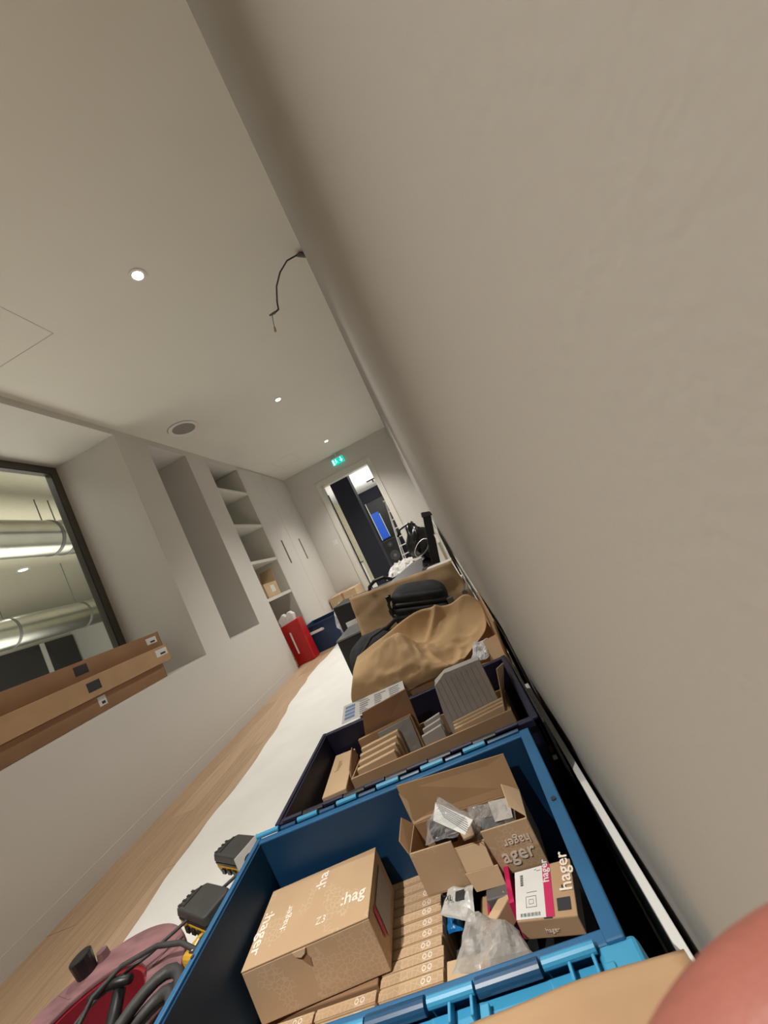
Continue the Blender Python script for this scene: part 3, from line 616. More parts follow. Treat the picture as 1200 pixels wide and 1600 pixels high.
for k in range(6): MB().slab([(-.206 + .002 * k, .636 - .0045 * k, -.4187 - .0017 * k), (-.158 + .0 * k, .590 - .0035 * k, -.4267 - .0014 * k), (-.1585, .5893 - .0035 * k, -.4267 - .0014 * k), (-.2065 + .002 * k, .6352 - .0045 * k, -.4187 - .0017 * k)], .0005).build('text_line', M['grey_text'], b1)
MB().box((-.228, .612, -.470), (-.190, .636, -.440)).build('switch_part', 'black', b1, bevel=.003); MB().box((-.180, .602, -.466), (-.158, .616, -.440)).build('metal_bracket', 'metal', b1, bevel=.002); MB().tube([(-.20, .606, -.446), (-.172, .600, -.442)], .005, 8).build('screw_pack', 'metal', b1)
b2 = bag('parts_bag', [(-.160, .600, -.470), (-.090, .592, -.470), (-.085, .640, -.458), (-.165, .650, -.455)], 'film', 'clear plastic bag with dark parts and a grey slip, right in the open box', th=.010, seed=5)
MB().slab([(-.125, .640, -.4505), (-.090, .632, -.4505), (-.093, .602, -.458), (-.122, .606, -.458)], .0006).build('printed_slip', 'paper_grey', b2)
MB().hexa([(-.155, .60, -.50), (-.105, .597, -.50), (-.105, .625, -.50), (-.155, .63, -.50)], [(-.152, .602, -.463), (-.115, .60, -.466), (-.112, .622, -.462), (-.145, .628, -.458)]).build('switch_part', 'black', b2, bevel=.004)

# labelled box on the right
lb = thing('labelled_carton', (-.088, .525, -.535), 'brown carton with a white and magenta label by the crate\'s right wall', 'cardboard box')
a, b, c, d = Vector((-.132, .503, -.5)), Vector((-.056, .487, -.5)), Vector((-.039, .558, -.5)), Vector((-.120, .565, -.5))
MB().hexa([(p.x, p.y, -.524) for p in (a, b, c, d)], [a, b, c, d]).build('carton_body', 'card', lb, bevel=.0015)
def Q(u, v, dz=.0): return L(L(a, b, u), L(d, c, u), v) + Vector((0, 0, dz))
def patch(u0, u1, v0, v1, z, m, name, par=lb): return MB().hexa([Q(u0, v0, z - .0003), Q(u1, v0, z - .0003), Q(u1, v1, z - .0003), Q(u0, v1, z - .0003)], [Q(u0, v0, z), Q(u1, v0, z), Q(u1, v1, z), Q(u0, v1, z)]).build(name, m, par)
wlb = patch(.0, .50, .02, .99, .0006, 'paper', 'white_label'); patch(.50, .64, .02, .99, .0006, 'magenta', 'magenta_stripe')
ux, vy = (b - a).normalized(), (d - a).normalized()
text('hager', .0145, Q(.60, .86, .001) , -vy * 1.0, ux, 'paper', lb, bold=.0002) if False else text('hager', .0145, Q(.605, .62, .001), vy, -ux, 'paper', lb, bold=.0002)
text('hager', .024, Q(.98, .40, .001), vy, -ux, 'print', lb, bold=.0003)
bcd = MB()
for k in range(16):
    u0 = .08 + k * .021; w_ = .006 if k % 3 else .012; bcd.hexa([Q(u0, .06, .0006), Q(u0 + w_, .06, .0006), Q(u0 + w_, .12, .0006), Q(u0, .12, .0006)], [Q(u0, .06, .0010), Q(u0 + w_, .06, .0010), Q(u0 + w_, .12, .0010), Q(u0, .12, .0010)])
for k in range(10):
    v0 = .66 + k * .024; w_ = .008 if k % 2 else .013; bcd.hexa([Q(.10, v0, .0006), Q(.15, v0, .0006), Q(.15, v0 + w_, .0006), Q(.10, v0 + w_, .0006)], [Q(.10, v0, .0010), Q(.15, v0, .0010), Q(.15, v0 + w_, .0010), Q(.10, v0 + w_, .0010)])
bcd.build('barcode', 'ink', lb)['kind'] = 'stuff'
sq = MB()
for u0, u1, v0, v1 in ((.18, .36, .22, .225), (.18, .36, .42, .425), (.18, .186, .22, .425), (.354, .36, .22, .425), (.23, .31, .28, .284), (.23, .31, .36, .364), (.23, .234, .28, .364), (.306, .31, .28, .364), (.2, .38, .5, .506), (.40, .47, .9, .906), (.36, .40, .93, .936)):
    sq.hexa([Q(u0, v0, .0006), Q(u1, v0, .0006), Q(u1, v1, .0006), Q(u0, v1, .0006)], [Q(u0, v0, .0009), Q(u1, v0, .0009), Q(u1, v1, .0009), Q(u0, v1, .0009)])
sq.build('outline_drawing', 'ink', lb)['kind'] = 'stuff'
patch(.70, .92, .10, .10 + .21, .0006, 'ink', 'corner_hole'); patch(.80, .88, .42, .53, .0006, 'ink', 'slot_hole'); patch(.46, .60, .0, .035, .0005, 'ink', 'edge_slot')
text('hager', .008, Q(.40, .0) + Vector((0, -.0008, -.016)), ux, (0, 0, 1), 'print', lb)
# other bits in the gap
def solid(name, q, h, m, lab, cat, bev=.0015, part='body'):
    q = [Vector(p) for p in q]; c = sum(q, Vector()) / 4; t = thing(name, (c.x, c.y, min(p.z for p in q) - h), lab, cat)
    MB().hexa([p - Vector((0, 0, h)) for p in q], q).build(part, m, t, bevel=bev); return t
fc = solid('dark_filler', [(-.250, .395, -.590), (-.045, .395, -.590), (-.045, .662, -.590), (-.250, .662, -.590)], .122, 'black', 'black foam block underneath the loose items on the crate\'s right side', 'filler')  # black block added to keep the gap below the items dark
t = solid('dark_carton', [(-.176, .565, -.522), (-.141, .560, -.520), (-.138, .612, -.520), (-.170, .615, -.522)], .052, 'grey', 'dark grey-brown narrow carton with magenta end behind the tan plug box', 'cardboard box'); MB().hexa([(-.1415, .535, -.555), (-.134, .535, -.555), (-.132, .602, -.555), (-.139, .605, -.555)], [(-.1405, .54, -.512), (-.133, .54, -.512), (-.131, .602, -.512), (-.138, .605, -.512)]).build('magenta_end', 'magenta', t)
t = solid('tan_carton', [(-.180, .550, -.528), (-.171, .539, -.528), (-.140, .558, -.520), (-.148, .570, -.520)], .030, 'card_lt', 'small tan carton lying at an angle left of the white-labelled box', 'cardboard box')
text('E3', .008, (-.1655, .5415, -.541), Vector((.031, .019, .008)), (0, 0, 1), 'print', t)
t = solid('pink_striped_carton', [(-.200, .548, -.545), (-.182, .545, -.540), (-.178, .590, -.535), (-.190, .592, -.540)], .030, 'card', 'brown carton edge with a pink stripe behind the milky plastic bag', 'cardboard box'); MB().slab([(-.1825, .546, -.5392), (-.1775, .546, -.5385), (-.1755, .590, -.5335), (-.1785, .590, -.534)], .001).build('pink_stripe', 'magenta', t)
t = bag('printed_bag', [(-.252, .582, -.535), (-.197, .548, -.530), (-.190, .585, -.512), (-.236, .605, -.525)], mat('white_crinkled_film', (.62, .62, .60), .3, var=.1, scale=60), 'crumpled white plastic bag with black print below the open box', seed=9, amp=.009, th=.005)
MB().slab([(-.222, .574, -.516), (-.207, .569, -.513), (-.204, .580, -.510), (-.219, .584, -.513)], .0008).build('black_mark', 'ink', t); text('TXL', .010, (-.243, .580, -.516), (.95, -.35, .15), (.3, .8, .2), 'ink', t)
t = bag('blue_wrapper', [(-.262, .590, -.572), (-.235, .585, -.568), (-.232, .618, -.560), (-.258, .624, -.565)], 'cyan', 'crinkled bright blue wrapper deep in the gap beside the thin cartons', 'wrapper', seed=12, th=.006, amp=.008)
t = solid('white_block', [(-.226, .540, -.550), (-.212, .537, -.550), (-.212, .552, -.550), (-.226, .556, -.550)], .024, 'white', 'small white plastic block left of the milky plastic bag', 'plastic part')
t = solid('black_block', [(-.246, .530, -.560), (-.212, .528, -.560), (-.210, .552, -.560), (-.244, .556, -.560)], .0149, 'black', 'small black plastic block under the white block in the blue crate', 'plastic part')
t = solid('tan_lid_carton', [(-.252, .430, -.540), (-.190, .430, -.540), (-.188, .522, -.540), (-.250, .526, -.540)], .034, 'card_lt', 'light tan flat carton at the crate\'s near side under the milky bag', 'cardboard box')
bag('milky_bag', [(-.210, .440, -.470), (-.118, .455, -.492), (-.130, .492, -.500), (-.192, .528, -.488)], 'film_milky', 'milky translucent plastic bag leaning on the near rim of the blue crate', seed=21, th=.010, amp=.008, n=18)
bag('clear_wrap', [(-.125, .420, -.500), (-.050, .415, -.500), (-.040, .480, -.530), (-.110, .470, -.530)], 'film', 'clear plastic wrapping scrunched in the near right corner of the blue crate', seed=25, th=.008, amp=.010)
t = solid('cyan_tag', [(-.140, .480, -.528), (-.128, .478, -.528), (-.124, .488, -.528), (-.136, .492, -.528)], .01, mat('turquoise_plastic', (.02, .35, .38), .4), 'small turquoise plastic tab behind the milky bag', 'plastic part')

# ================================================================== SECOND CRATE (navy)
c2 = crate('lidded_crate', -.552, .014, .716, 1.038, -.398, 'navy', 'open dark navy crate behind the blue one, filled with switch cartons', rimw=(.004, .012))
for k in range(6): MB().tube([(-.53 + .092 * k, .717, -.398), (-.487 + .092 * k, .717, -.398)], .0045, 10).build('hinge_knuckle', 'navy', c2)
for k in range(5): MB().tube([(-.485 + .092 * k, .716, -.400), (-.44 + .092 * k, .716, -.400)], .0045, 10).build('hinge_barrel', 'black', c2)
MB().box((.016, .70, -.66), (.021, 1.04, -.402)).build('lid_flap', 'black', c2, bevel=.001)
MB().box((-.552, 1.0405, -.66), (.014, 1.0445, -.402)).build('lid_flap', 'navy', c2, bevel=.001)
# lone carton left
lc = thing('carton', (-.49, .92, -.50), 'closed light brown carton at the left end of the navy crate', 'cardboard box')
MB().hexa([(-.512, .842, -.53), (-.452, .842, -.53), (-.468, .996, -.53), (-.524, .996, -.53)], [(-.512, .838, -.452), (-.449, .840, -.452), (-.464, 1.002, -.452), (-.526, 1.006, -.452)]).build('carton_body', 'card_lt', lc, bevel=.002)
text('hager', .02, (-.492, .925, -.4515), (-.05, .9, 0), (-.9, -.05, 0), 'card', lc)
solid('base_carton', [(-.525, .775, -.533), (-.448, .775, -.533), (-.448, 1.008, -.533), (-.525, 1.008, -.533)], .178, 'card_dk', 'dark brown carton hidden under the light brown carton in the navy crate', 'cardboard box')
# long open tray carton
tc = thing('tray_carton', (-.235, .91, -.62), 'long open brown carton across the navy crate, holding flat packs', 'cardboard box')
fl_, fr_, br_, bl_ = Vector((-.441, .862, -.450)), Vector((-.030, .868, -.448)), Vector((-.026, .985, -.452)), Vector((-.430, .985, -.452))
for (p, q_, nm, mm, dz) in ((fl_, fr_, 'front_wall', 'card', 0), (fr_, br_, 'side_wall', 'card', 0), (br_, bl_, 'back_wall', 'card_in', 0), (bl_, fl_, 'side_wall', 'card', 0)):
    n = Vector((0, 0, 1)).cross(q_ - p).normalized() * .004; zb = -.62
    MB().hexa([(p.x, p.y, zb), (q_.x, q_.y, zb), (q_.x + n.x, q_.y + n.y, zb), (p.x + n.x, p.y + n.y, zb)], [p, q_, q_ + n, p + n]).build(nm, mm, tc, bevel=.001, seg=1)
MB().hexa([(p.x, p.y, -.624) for p in (fl_, fr_, br_, bl_)], [(p.x, p.y, -.62) for p in (fl_, fr_, br_, bl_)]).build('bottom', 'card', tc)
MB().slab([bl_ + Vector((0, -.010, -.03)), Vector((-.262, .962, -.45)), Vector((-.253, .955, -.345)), Vector((-.385, .955, -.356))], .004).build('raised_flap', 'card_dk', tc, bevel=.001, seg=1)
MB().slab([(-.045, .875, -.45), (-.030, .965, -.45), (.000, .935, -.375), (-.018, .845, -.345)], .003).build('side_flap', 'card_lt', tc, bevel=.001, seg=1)
MB().slab([(-.0305, .885, -.400), (-.0265, .888, -.400), (-.0175, .880, -.372), (-.0215, .877, -.372)], .0045).build('slot', 'ink', tc)
MB().slab([fl_ + Vector((0, .004, 0)), fl_ + Vector((0, .09, 0)), fl_ + Vector((-.006, .085, .028)), fl_ + Vector((-.004, .02, .012))], .003).build('side_flap', 'card_dk', tc, bevel=.001, seg=1)
# content of the tray: leaning flat packs
def pack(x0, x1, y, zt, d, m, lean, lab, grp=None, name='flat_pack', zb=-.617):
    t = thing(name, ((x0 + x1) / 2, y, zb), lab, 'cardboard pack', grp)
    MB().hexa([(x0, y, zb), (x1, y, zb), (x1, y + d, zb), (x0, y + d, zb)], [(x0, y + lean, zt), (x1, y + lean + .004, zt + .006), (x1, y + d + lean + .004, zt + .006), (x0, y + d + lean, zt)]).build('pack_body', m, t, bevel=.001, seg=1); return t
for k in range(4): pack(-.425 + .003 * k, -.322 + .004 * k, .872 + .016 * k, -.444 + .006 * k, .010, 'card_lt', .004, 'thin tan flat pack, %s from the front at the left end of the tray carton' % ORD[k], 'tan flat packs at the tray\'s left end')
t = pack(-.422, -.268, .938, -.412, .008, 'card_in', .006, 'brown flat pack with a greyish plastic window below the raised flap', name='windowed_pack')
MB().hexa([(-.372, .9362, -.50), (-.276, .9378, -.50), (-.276, .939, -.50), (-.372, .9376, -.50)], [(-.365, .9425, -.415), (-.272, .9440, -.410), (-.272, .9455, -.410), (-.365, .9440, -.415)]).build('grey_window', 'film_milky', t)
MB().hexa([(-.372, .9376, -.51), (-.276, .9392, -.51), (-.276, .9402, -.51), (-.372, .9388, -.51)], [(-.365, .9436, -.413), (-.272, .9452, -.408), (-.272, .9462, -.408), (-.365, .9446, -.413)]).build('back_sheet', 'paper_grey', t)
for k in range(3): pack(-.250 + .004 * k, -.196, .885 + .02 * k, -.437 + .004 * k, .007, 'paper_grey', .002, 'small grey-white plastic module, %s from the front in the middle of the tray carton' % ORD[k], 'grey-white modules mid tray')
# white boxes stack front-facing
ws = thing('white_card_stack', (-.11, .90, -.617), 'stack of ribbed off-white cards with a cut corner standing in the tray carton', 'cards')
for k in range(9):
    y = .905 + .0042 * k; z0, z1 = -.47, -.334
    MB().poly([(-.182, y, z0 - .14), (-.050, y, z0 - .14), (-.049, y, -.425), (-.048, y, -.334 - .0006 * k), (-.138, y, -.331 - .0006 * k), (-.172, y, -.350), (-.182, y, -.42)], .0034, (0, 1, .0)).build('card_sheet', 'paper_grey', ws)
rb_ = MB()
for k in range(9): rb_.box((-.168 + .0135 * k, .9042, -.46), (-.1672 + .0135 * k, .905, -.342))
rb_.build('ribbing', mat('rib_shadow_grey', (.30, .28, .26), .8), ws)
for k in range(3): pack(-.168, -.032, .873 + .009 * k, -.443 + .003 * k, .006, 'card_lt', .001, 'thin tan flat pack, %s from the front before the off-white card stack' % ORD[k], 'tan flat packs at the tray\'s right end')
# instruction sheet behind the crate
ps = MB(); ps.slab([(-.480, 1.083, -.367), (-.285, 1.083, -.368), (-.283, 1.047, -.396), (-.492, 1.047, -.398)], .0012); pp = thing('printed_sheet', (-.40, 1.13, -.42), 'folded white printed sheet lying between the navy crate and the kraft paper box', 'paper')
ps.build('sheet', 'paper', pp)
nn = Vector((0, -.2, 1)).normalized()
tl_ = MB()
for r_ in range(7):
    for s in range(3):
        u0 = .28 + .24 * s; u1 = u0 + random.uniform(.08, .2); v0 = .1 + .12 * r_
        def S(u, v_, z=.0012): return L(L((-.492, 1.047, -.398), (-.283, 1.047, -.396), u), L((-.480, 1.083, -.367), (-.285, 1.083, -.368), u), v_) + Vector((0, 0, z))
        tl_.hexa([S(u0, v0), S(u1, v0), S(u1, v0 + .03), S(u0, v0 + .03)], [S(u0, v0, .0018), S(u1, v0, .0018), S(u1, v0 + .03, .0018), S(u0, v0 + .03, .0018)])
tl_.build('text_line', mat('grey_ink', (.35, .37, .40), .7), pp)
tl_ = MB()
for r_ in range(4):
    tl_.hexa([S(.04, .12 + .2 * r_), S(.2, .12 + .2 * r_), S(.2, .26 + .2 * r_), S(.04, .26 + .2 * r_)], [S(.04, .12 + .2 * r_, .0012), S(.2, .12 + .2 * r_, .0012), S(.2, .26 + .2 * r_, .0012), S(.04, .26 + .2 * r_, .0012)])
tl_.build('blue_logo', 'ink_blue', pp)

# ================================================================== KRAFT PAPER BOX
kb = thing('packing_box', (-.22, 1.28, FL), 'cardboard box stuffed with a big crumpled sheet of kraft paper', 'cardboard box')
open_carton(kb, [(-.450, 1.088, -.386), (.018, 1.088, -.425), (.024, 1.52, -.415), (-.512, 1.42, -.345)], -.4, FL + .006, th=.006, m='card', flaps=((1, .12, .10),))
kp = MB()
G = [[(-.450, 1.085, -.395), (-.348, 1.085, -.400), (-.244, 1.085, -.400), (-.162, 1.090, -.400), (-.122, 1.110, -.405), (-.100, 1.140, -.415)],
     [(-.450, 1.085, -.355), (-.348, 1.085, -.371), (-.244, 1.085, -.375), (-.162, 1.090, -.380), (-.122, 1.110, -.390), (-.100, 1.140, -.403)],
     [(-.426, 1.100, -.308), (-.334, 1.100, -.327), (-.242, 1.100, -.326), (-.171, 1.120, -.374), (-.112, 1.160, -.397), (-.054, 1.200, -.398)],
     [(-.432, 1.150, -.300), (-.328, 1.160, -.272), (-.257, 1.180, -.262), (-.202, 1.180, -.335), (-.107, 1.220, -.378), (-.004, 1.250, -.385)],
     [(-.442, 1.220, -.300), (-.339, 1.240, -.306), (-.258, 1.270, -.333), (-.168, 1.280, -.352), (-.089, 1.300, -.345), (.019, 1.320, -.365)],
     [(-.447, 1.280, -.297), (-.331, 1.300, -.272), (-.195, 1.330, -.250), (-.084, 1.370, -.285), (-.010, 1.400, -.282), (.026, 1.400, -.330)]]
def cr(p0, p1, p2, p3, t): return .5 * ((2 * p1) + (p2 - p0) * t + (2 * p0 - 5 * p1 + 4 * p2 - p3) * t * t + (3 * p1 - p0 - 3 * p2 + p3) * t ** 3)
def spl(P_, t):
    n = len(P_) - 1; s = min(t * n, n - 1e-6); i = int(s); f = s - i; g = lambda k: Vector(P_[max(0, min(n, k))])
    return cr(g(i - 1), g(i), g(i + 1), g(i + 2), f)
NU, NV = 60, 40; V = []
for j in range(NV + 1):
    for i in range(NU + 1):
        p = spl([spl(r_, i / NU) for r_ in G], j / NV); u, v_ = i / NU, j / NV
        w_ = noise.noise(p * 8) * .012 + noise.noise(p * 19 + Vector((3, 1, 2))) * .006 + (.006 - abs(noise.noise(p * 24)) * .022 - abs(noise.noise(p * 50)) * .006) * (1 if v_ < .68 else .25)
        e = min(1, 5 * u, 5 * (1 - u)) * (.3 + .7 * min(1, 6 * v_)) * min(1, .5 + 5 * (1 - v_))
        fold = .012 * math.exp(-((u - .52 - .12 * (1 - v_)) / .018) ** 2) * (v_ > .45) * (v_ - .45) * 2
        V.append(p + Vector((0, -.6, 1)).normalized() * (w_ * e + fold))
kp.add(V, [(j * (NU + 1) + i, j * (NU + 1) + i + 1, (j + 1) * (NU + 1) + i + 1, (j + 1) * (NU + 1) + i) for j in range(NV) for i in range(NU)])
ks = thing('kraft_paper', (-.22, 1.25, -.42), 'big crumpled kraft paper sheet bulging out of the packing box', 'packing paper')
o = kp.build('paper_sheet', 'kraft', ks, smooth=True); s_ = o.modifiers.new('sol', 'SOLIDIFY'); s_.thickness = .0012
MB().slab([(-.03, 1.09, -.44), (.016, 1.10, -.44), (.02, 1.17, -.385), (-.025, 1.16, -.385)], .003).build('flap', 'card_lt', kb)
bag('parts_bag', [(-.085, 1.10, -.412), (-.030, 1.10, -.412), (-.012, 1.19, -.390), (-.060, 1.19, -.390)], 'film_white', 'scrunched clear bag poking out of the packing box at its right edge', seed=31, th=.01, amp=.012)
MB().slab([(.026, 1.08, -.52), (.034, 1.50, -.52), (.034, 1.50, -.39), (.026, 1.08, -.415)], .003).build('side_flap', 'card_lt', kb)

# dark cap / bag on the left behind kraft paper
def blob(name, c, r, m, lab, cat, amp=.15, fs=7, seed=0, n=24, part='body', rot=0, parent=None, squash=1):
    V = []; F = []; c = Vector(c); n2 = n // 2
    for j in range(n2 + 1):
        for i in range(n):
            th_, ph = math.pi * j / n2, 2 * math.pi * i / n
            d = Vector((math.sin(th_) * math.cos(ph), math.sin(th_) * math.sin(ph), math.cos(th_)))
            k = 1 + amp * noise.noise(d * 1.6 + Vector((seed, 0, 0))) + amp * .4 * noise.noise(d * fs + Vector((0, seed, 0)))
            s = Vector((math.copysign(abs(d.x) ** squash, d.x) * r[0], math.copysign(abs(d.y) ** squash, d.y) * r[1], math.copysign(abs(d.z) ** squash, d.z) * r[2])) * k
            s = Vector((s.x * math.cos(rot) - s.y * math.sin(rot), s.x * math.sin(rot) + s.y * math.cos(rot), s.z)); V.append(c + s)
    for j in range(n2):
        for i in range(n): F.append((j * n + i, j * n + (i + 1) % n, (j + 1) * n + (i + 1) % n, (j + 1) * n + i))
    t = parent or thing(name, (c.x, c.y, c.z - r[2]), lab, cat)
    MB().add(V, F).build(part, m, t, smooth=True); return t
bk2 = thing('black_bag', (-.48, 1.60, FL), 'rounded black fabric bag leaning out at the left behind the kraft paper', 'bag')
blob('black_bag', (-.470, 1.62, -.42), (.125, .12, .115), 'cloth', '', '', .08, parent=bk2, squash=.8, part='bag_body')
blob('x', (-.475, 1.64, -.585), (.10, .11, .125), 'cloth', '', '', .05, parent=bk2, squash=.6, part='bag_base')
MB().tube([(-.55, 1.50, -.42), (-.50, 1.50, -.345), (-.44, 1.52, -.305), (-.38, 1.56, -.30)], .006, 8).build('piping', 'soft', bk2)
MB().tube([(-.40, 1.60, -.32), (-.34, 1.62, -.30), (-.28, 1.63, -.315), (-.25, 1.60, -.36)], .010, 8).build('strap', 'black', bk2)
# backpack
bp = thing('backpack', (-.22, 1.74, -.42), 'dark grey backpack with padded straps lying in front of the upright cardboard sheet', 'backpack')
def pillow(c, r, m, nm, rx, rz, par, amp=.05, sq=.55, seed=1): 
    V = []; F = []; n = 28; n2 = 14; Rm = Matrix.Rotation(rz, 3, 'Y') @ Matrix.Rotation(rx, 3, 'X')
    for j in range(n2 + 1):
        for i in range(n):
            th_, ph = math.pi * j / n2, 2 * math.pi * i / n
            d = Vector((math.sin(th_) * math.cos(ph), math.sin(th_) * math.sin(ph), math.cos(th_)))
            k = 1 + amp * noise.noise(d * 2.3 + Vector((seed, 0, 0))); f = lambda a, e: math.copysign(abs(a) ** e, a)
            V.append(Vector(c) + Rm @ Vector((f(d.x, sq) * r[0], f(d.y, .8) * r[1], f(d.z, sq) * r[2])) * k)
    for j in range(n2):
        for i in range(n): F.append((j * n + i, j * n + (i + 1) % n, (j + 1) * n + (i + 1) % n, (j + 1) * n + i))
    return MB().add(V, F).build(nm, m, par, smooth=True)
TI = .30   # the pack lies tilted to the right
pillow((-.222, 1.77, -.305), (.134, .075, .100), 'cloth', 'main_body', .25, TI, bp)
pillow((-.212, 1.715, -.258), (.122, .030, .022), 'cloth', 'padded_strap', .25, TI, bp, amp=.02, seed=5)
pillow((-.219, 1.70, -.290), (.128, .020, .014), 'black', 'webbing_band', .25, TI, bp, amp=.0, seed=5)
pillow((-.224, 1.695, -.315), (.130, .020, .016), 'cloth', 'webbing_band', .25, TI, bp, amp=.0, seed=6)
for x, z in ((-.345, -.215), (-.357, -.275)): MB().box((x - .005, 1.68, z - .014), (x + .015, 1.72, z + .014)).build('buckle', 'black', bp, bevel=.003)
MB().tube([(-.33, 1.70, -.20), (-.35, 1.69, -.24), (-.352, 1.68, -.29), (-.34, 1.67, -.33)], .007, 8).build('strap', 'black', bp)
MB().box((-.10, 1.69, -.36), (-.07, 1.74, -.325)).build('side_tab', 'grey', bp, bevel=.004)
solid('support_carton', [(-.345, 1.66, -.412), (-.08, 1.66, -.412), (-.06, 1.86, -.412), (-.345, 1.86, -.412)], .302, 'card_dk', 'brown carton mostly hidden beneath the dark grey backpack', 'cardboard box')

# big cardboard sheet / box behind
bb = thing('large_carton', (-.30, 2.05, FL), 'large scuffed cardboard box standing upright behind the backpack', 'cardboard box')
cg = MB(); N1, N2 = 30, 14; V = []
tlc, trc, brc, blc = Vector((-.575, 1.92, -.152)), Vector((-.006, 1.92, -.203)), Vector((.024, 1.92, -.46)), Vector((-.600, 1.92, -.375))
for j in range(N2 + 1):
    for i in range(N1 + 1):
        p = L(L(tlc, trc, i / N1), L(blc, brc, i / N1), j / N2); V.append(p + Vector((0, .010 * noise.noise(p * 8) - .012 * abs(noise.noise(p * 17 + Vector((4, 4, 4)))), 0)))
cg.add(V, [(j * (N1 + 1) + i, j * (N1 + 1) + i + 1, (j + 1) * (N1 + 1) + i + 1, (j + 1) * (N1 + 1) + i) for j in range(N2) for i in range(N1)])
o = cg.build('front_panel', mat('scuffed_cardboard', (.58, .40, .235), .8, var=.12, scale=5, bump=.3, bscale=20), bb, smooth=True); s_ = o.modifiers.new('sol', 'SOLIDIFY'); s_.thickness = .005
MB().hexa([(-.58, 1.94, FL + .006), (.005, 1.94, FL + .006), (.005, 2.30, FL + .006), (-.58, 2.30, FL + .006)], [(-.60, 1.935, -.38), (.015, 1.935, -.40), (.010, 2.30, -.40), (-.58, 2.30, -.38)]).build('carton_body', 'card_dk', bb, bevel=.003)
MB().slab([(-.14, 1.93, -.195), (-.004, 1.93, -.205), (.006, 1.99, -.200), (-.13, 1.99, -.192)], .003).build('flap', 'paper', bb)
# black storage boxes at left of it
t = thing('black_box', (-.67, 2.1, FL), 'open-topped black plastic box left of the large scuffed carton', 'box')
MB().box((-.79, 2.05, FL + .006), (-.61, 2.35, -.362)).build('box_body', 'black', t, bevel=.005); MB().box((-.793, 2.047, -.362), (-.607, 2.353, -.352)).build('box_rim', 'grey', t, bevel=.002)
t = thing('tool_case', (-.62, 2.55, FL), 'black tool case with an arched carry handle behind the large carton', 'tool case')
MB().hexa([(-.87, 2.42, FL + .006), (-.12, 2.42, FL + .006), (-.12, 2.70, FL + .006), (-.87, 2.70, FL + .006)], [(-.86, 2.42, -.205), (-.10, 2.42, -.255), (-.10, 2.70, -.255), (-.86, 2.70, -.205)]).build('case_body', 'black', t, bevel=.008)
MB().tube([(-.60, 2.48, -.235), (-.575, 2.46, -.185), (-.53, 2.46, -.165), (-.46, 2.46, -.168), (-.42, 2.47, -.20), (-.41, 2.48, -.25)], .012, 10).build('carry_handle', 'black', t)
MB().box((-.82, 2.415, -.38), (-.74, 2.422, -.33)).build('latch', 'white', t, bevel=.002)
for x in (-.45, -.25): MB().tube([(x, 2.418, -.30), (x, 2.41, -.30)], .012, 12).build('rivet', 'metal', t)
t = thing('grey_sheet', (-.3, 2.46, -.25), 'flat grey sheet lying slanted on top of the black tool case', 'sheet')
MB().slab([(-.46, 2.40, -.222), (-.20, 2.40, -.238), (-.17, 2.56, -.168), (-.25, 2.56, -.170)], .004).build('sheet', mat('grey_sheet_metal', (.09, .085, .085), .5), t)
MB().tube([(-.46, 2.40, -.226), (-.20, 2.40, -.242)], .004, 6).build('edge_strip', 'black', t)
bag('white_rag', [(-.60, 3.32, -.27), (-.34, 3.32, -.25), (-.32, 3.66, -.19), (-.58, 3.66, -.20)], 'paper', 'crumpled white packaging paper heaped behind the grey sheet', 'paper', seed=41, th=.03, amp=.04)
solid('white_crate', [(-.62, 3.3, -.33), (-.30, 3.3, -.33), (-.30, 3.7, -.33), (-.62, 3.7, -.33)], .384, 'paper', 'white box carrying the crumpled white packaging paper', 'box', bev=.005)
# black pole handle leaning to the wall
t = thing('trolley_handle', (-.16, 2.6, FL), 'tall black flat bar handle rising behind the cartons against the right wall', 'handle')
MB().hexa([(-.27, 2.72, FL + .006), (-.20, 2.72, FL + .006), (-.20, 2.75, FL + .006), (-.27, 2.75, FL + .006)], [(-.038, 2.72, .115), (.020, 2.72, .095), (.020, 2.75, .095), (-.038, 2.75, .115)]).build('bar', 'black', t, bevel=.004)
MB().hexa([(-.055, 2.715, .085), (.025, 2.715, .07), (.028, 2.76, .07), (-.055, 2.76, .085)], [(-.045, 2.715, .125), (.020, 2.715, .105), (.020, 2.76, .105), (-.045, 2.76, .125)]).build('grip', 'soft', t, bevel=.008)
# black bags beyond
t = thing('black_sack', (-.12, 3.05, FL), 'shiny crumpled black refuse sack behind the black bar handle', 'bag')
blob('x', (-.17, 3.08, -.08), (.10, .12, .15), mat('black_polythene', (.012, .012, .013), .22, bump=.6, bscale=14), '', '', .5, fs=4, seed=4, parent=t, part='sack_film')
blob('x', (-.17, 3.08, -.47), (.10, .14, .25), bpy.data.materials['black_polythene'], '', '', .25, fs=4, seed=8, parent=t, part='sack_base')
MB().tube([(-.30, 2.95, .04), (-.26, 2.93, .085), (-.18, 2.92, .10), (-.13, 2.93, .07)], .009, 8).build('sack_loop', 'black', t)
t2 = thing('coiled_wire', (-.12, 2.86, -.13), 'loop of shiny metal wire lying on the black sack', 'wire')
MB().tube([(-.16 + .07 * math.cos(a), 2.84 + .02 * math.sin(a), -.115 + .045 * math.sin(a) + .03 * math.cos(a)) for a in [k * .4 for k in range(17)]], .0035, 6).build('wire', 'metal', t2)
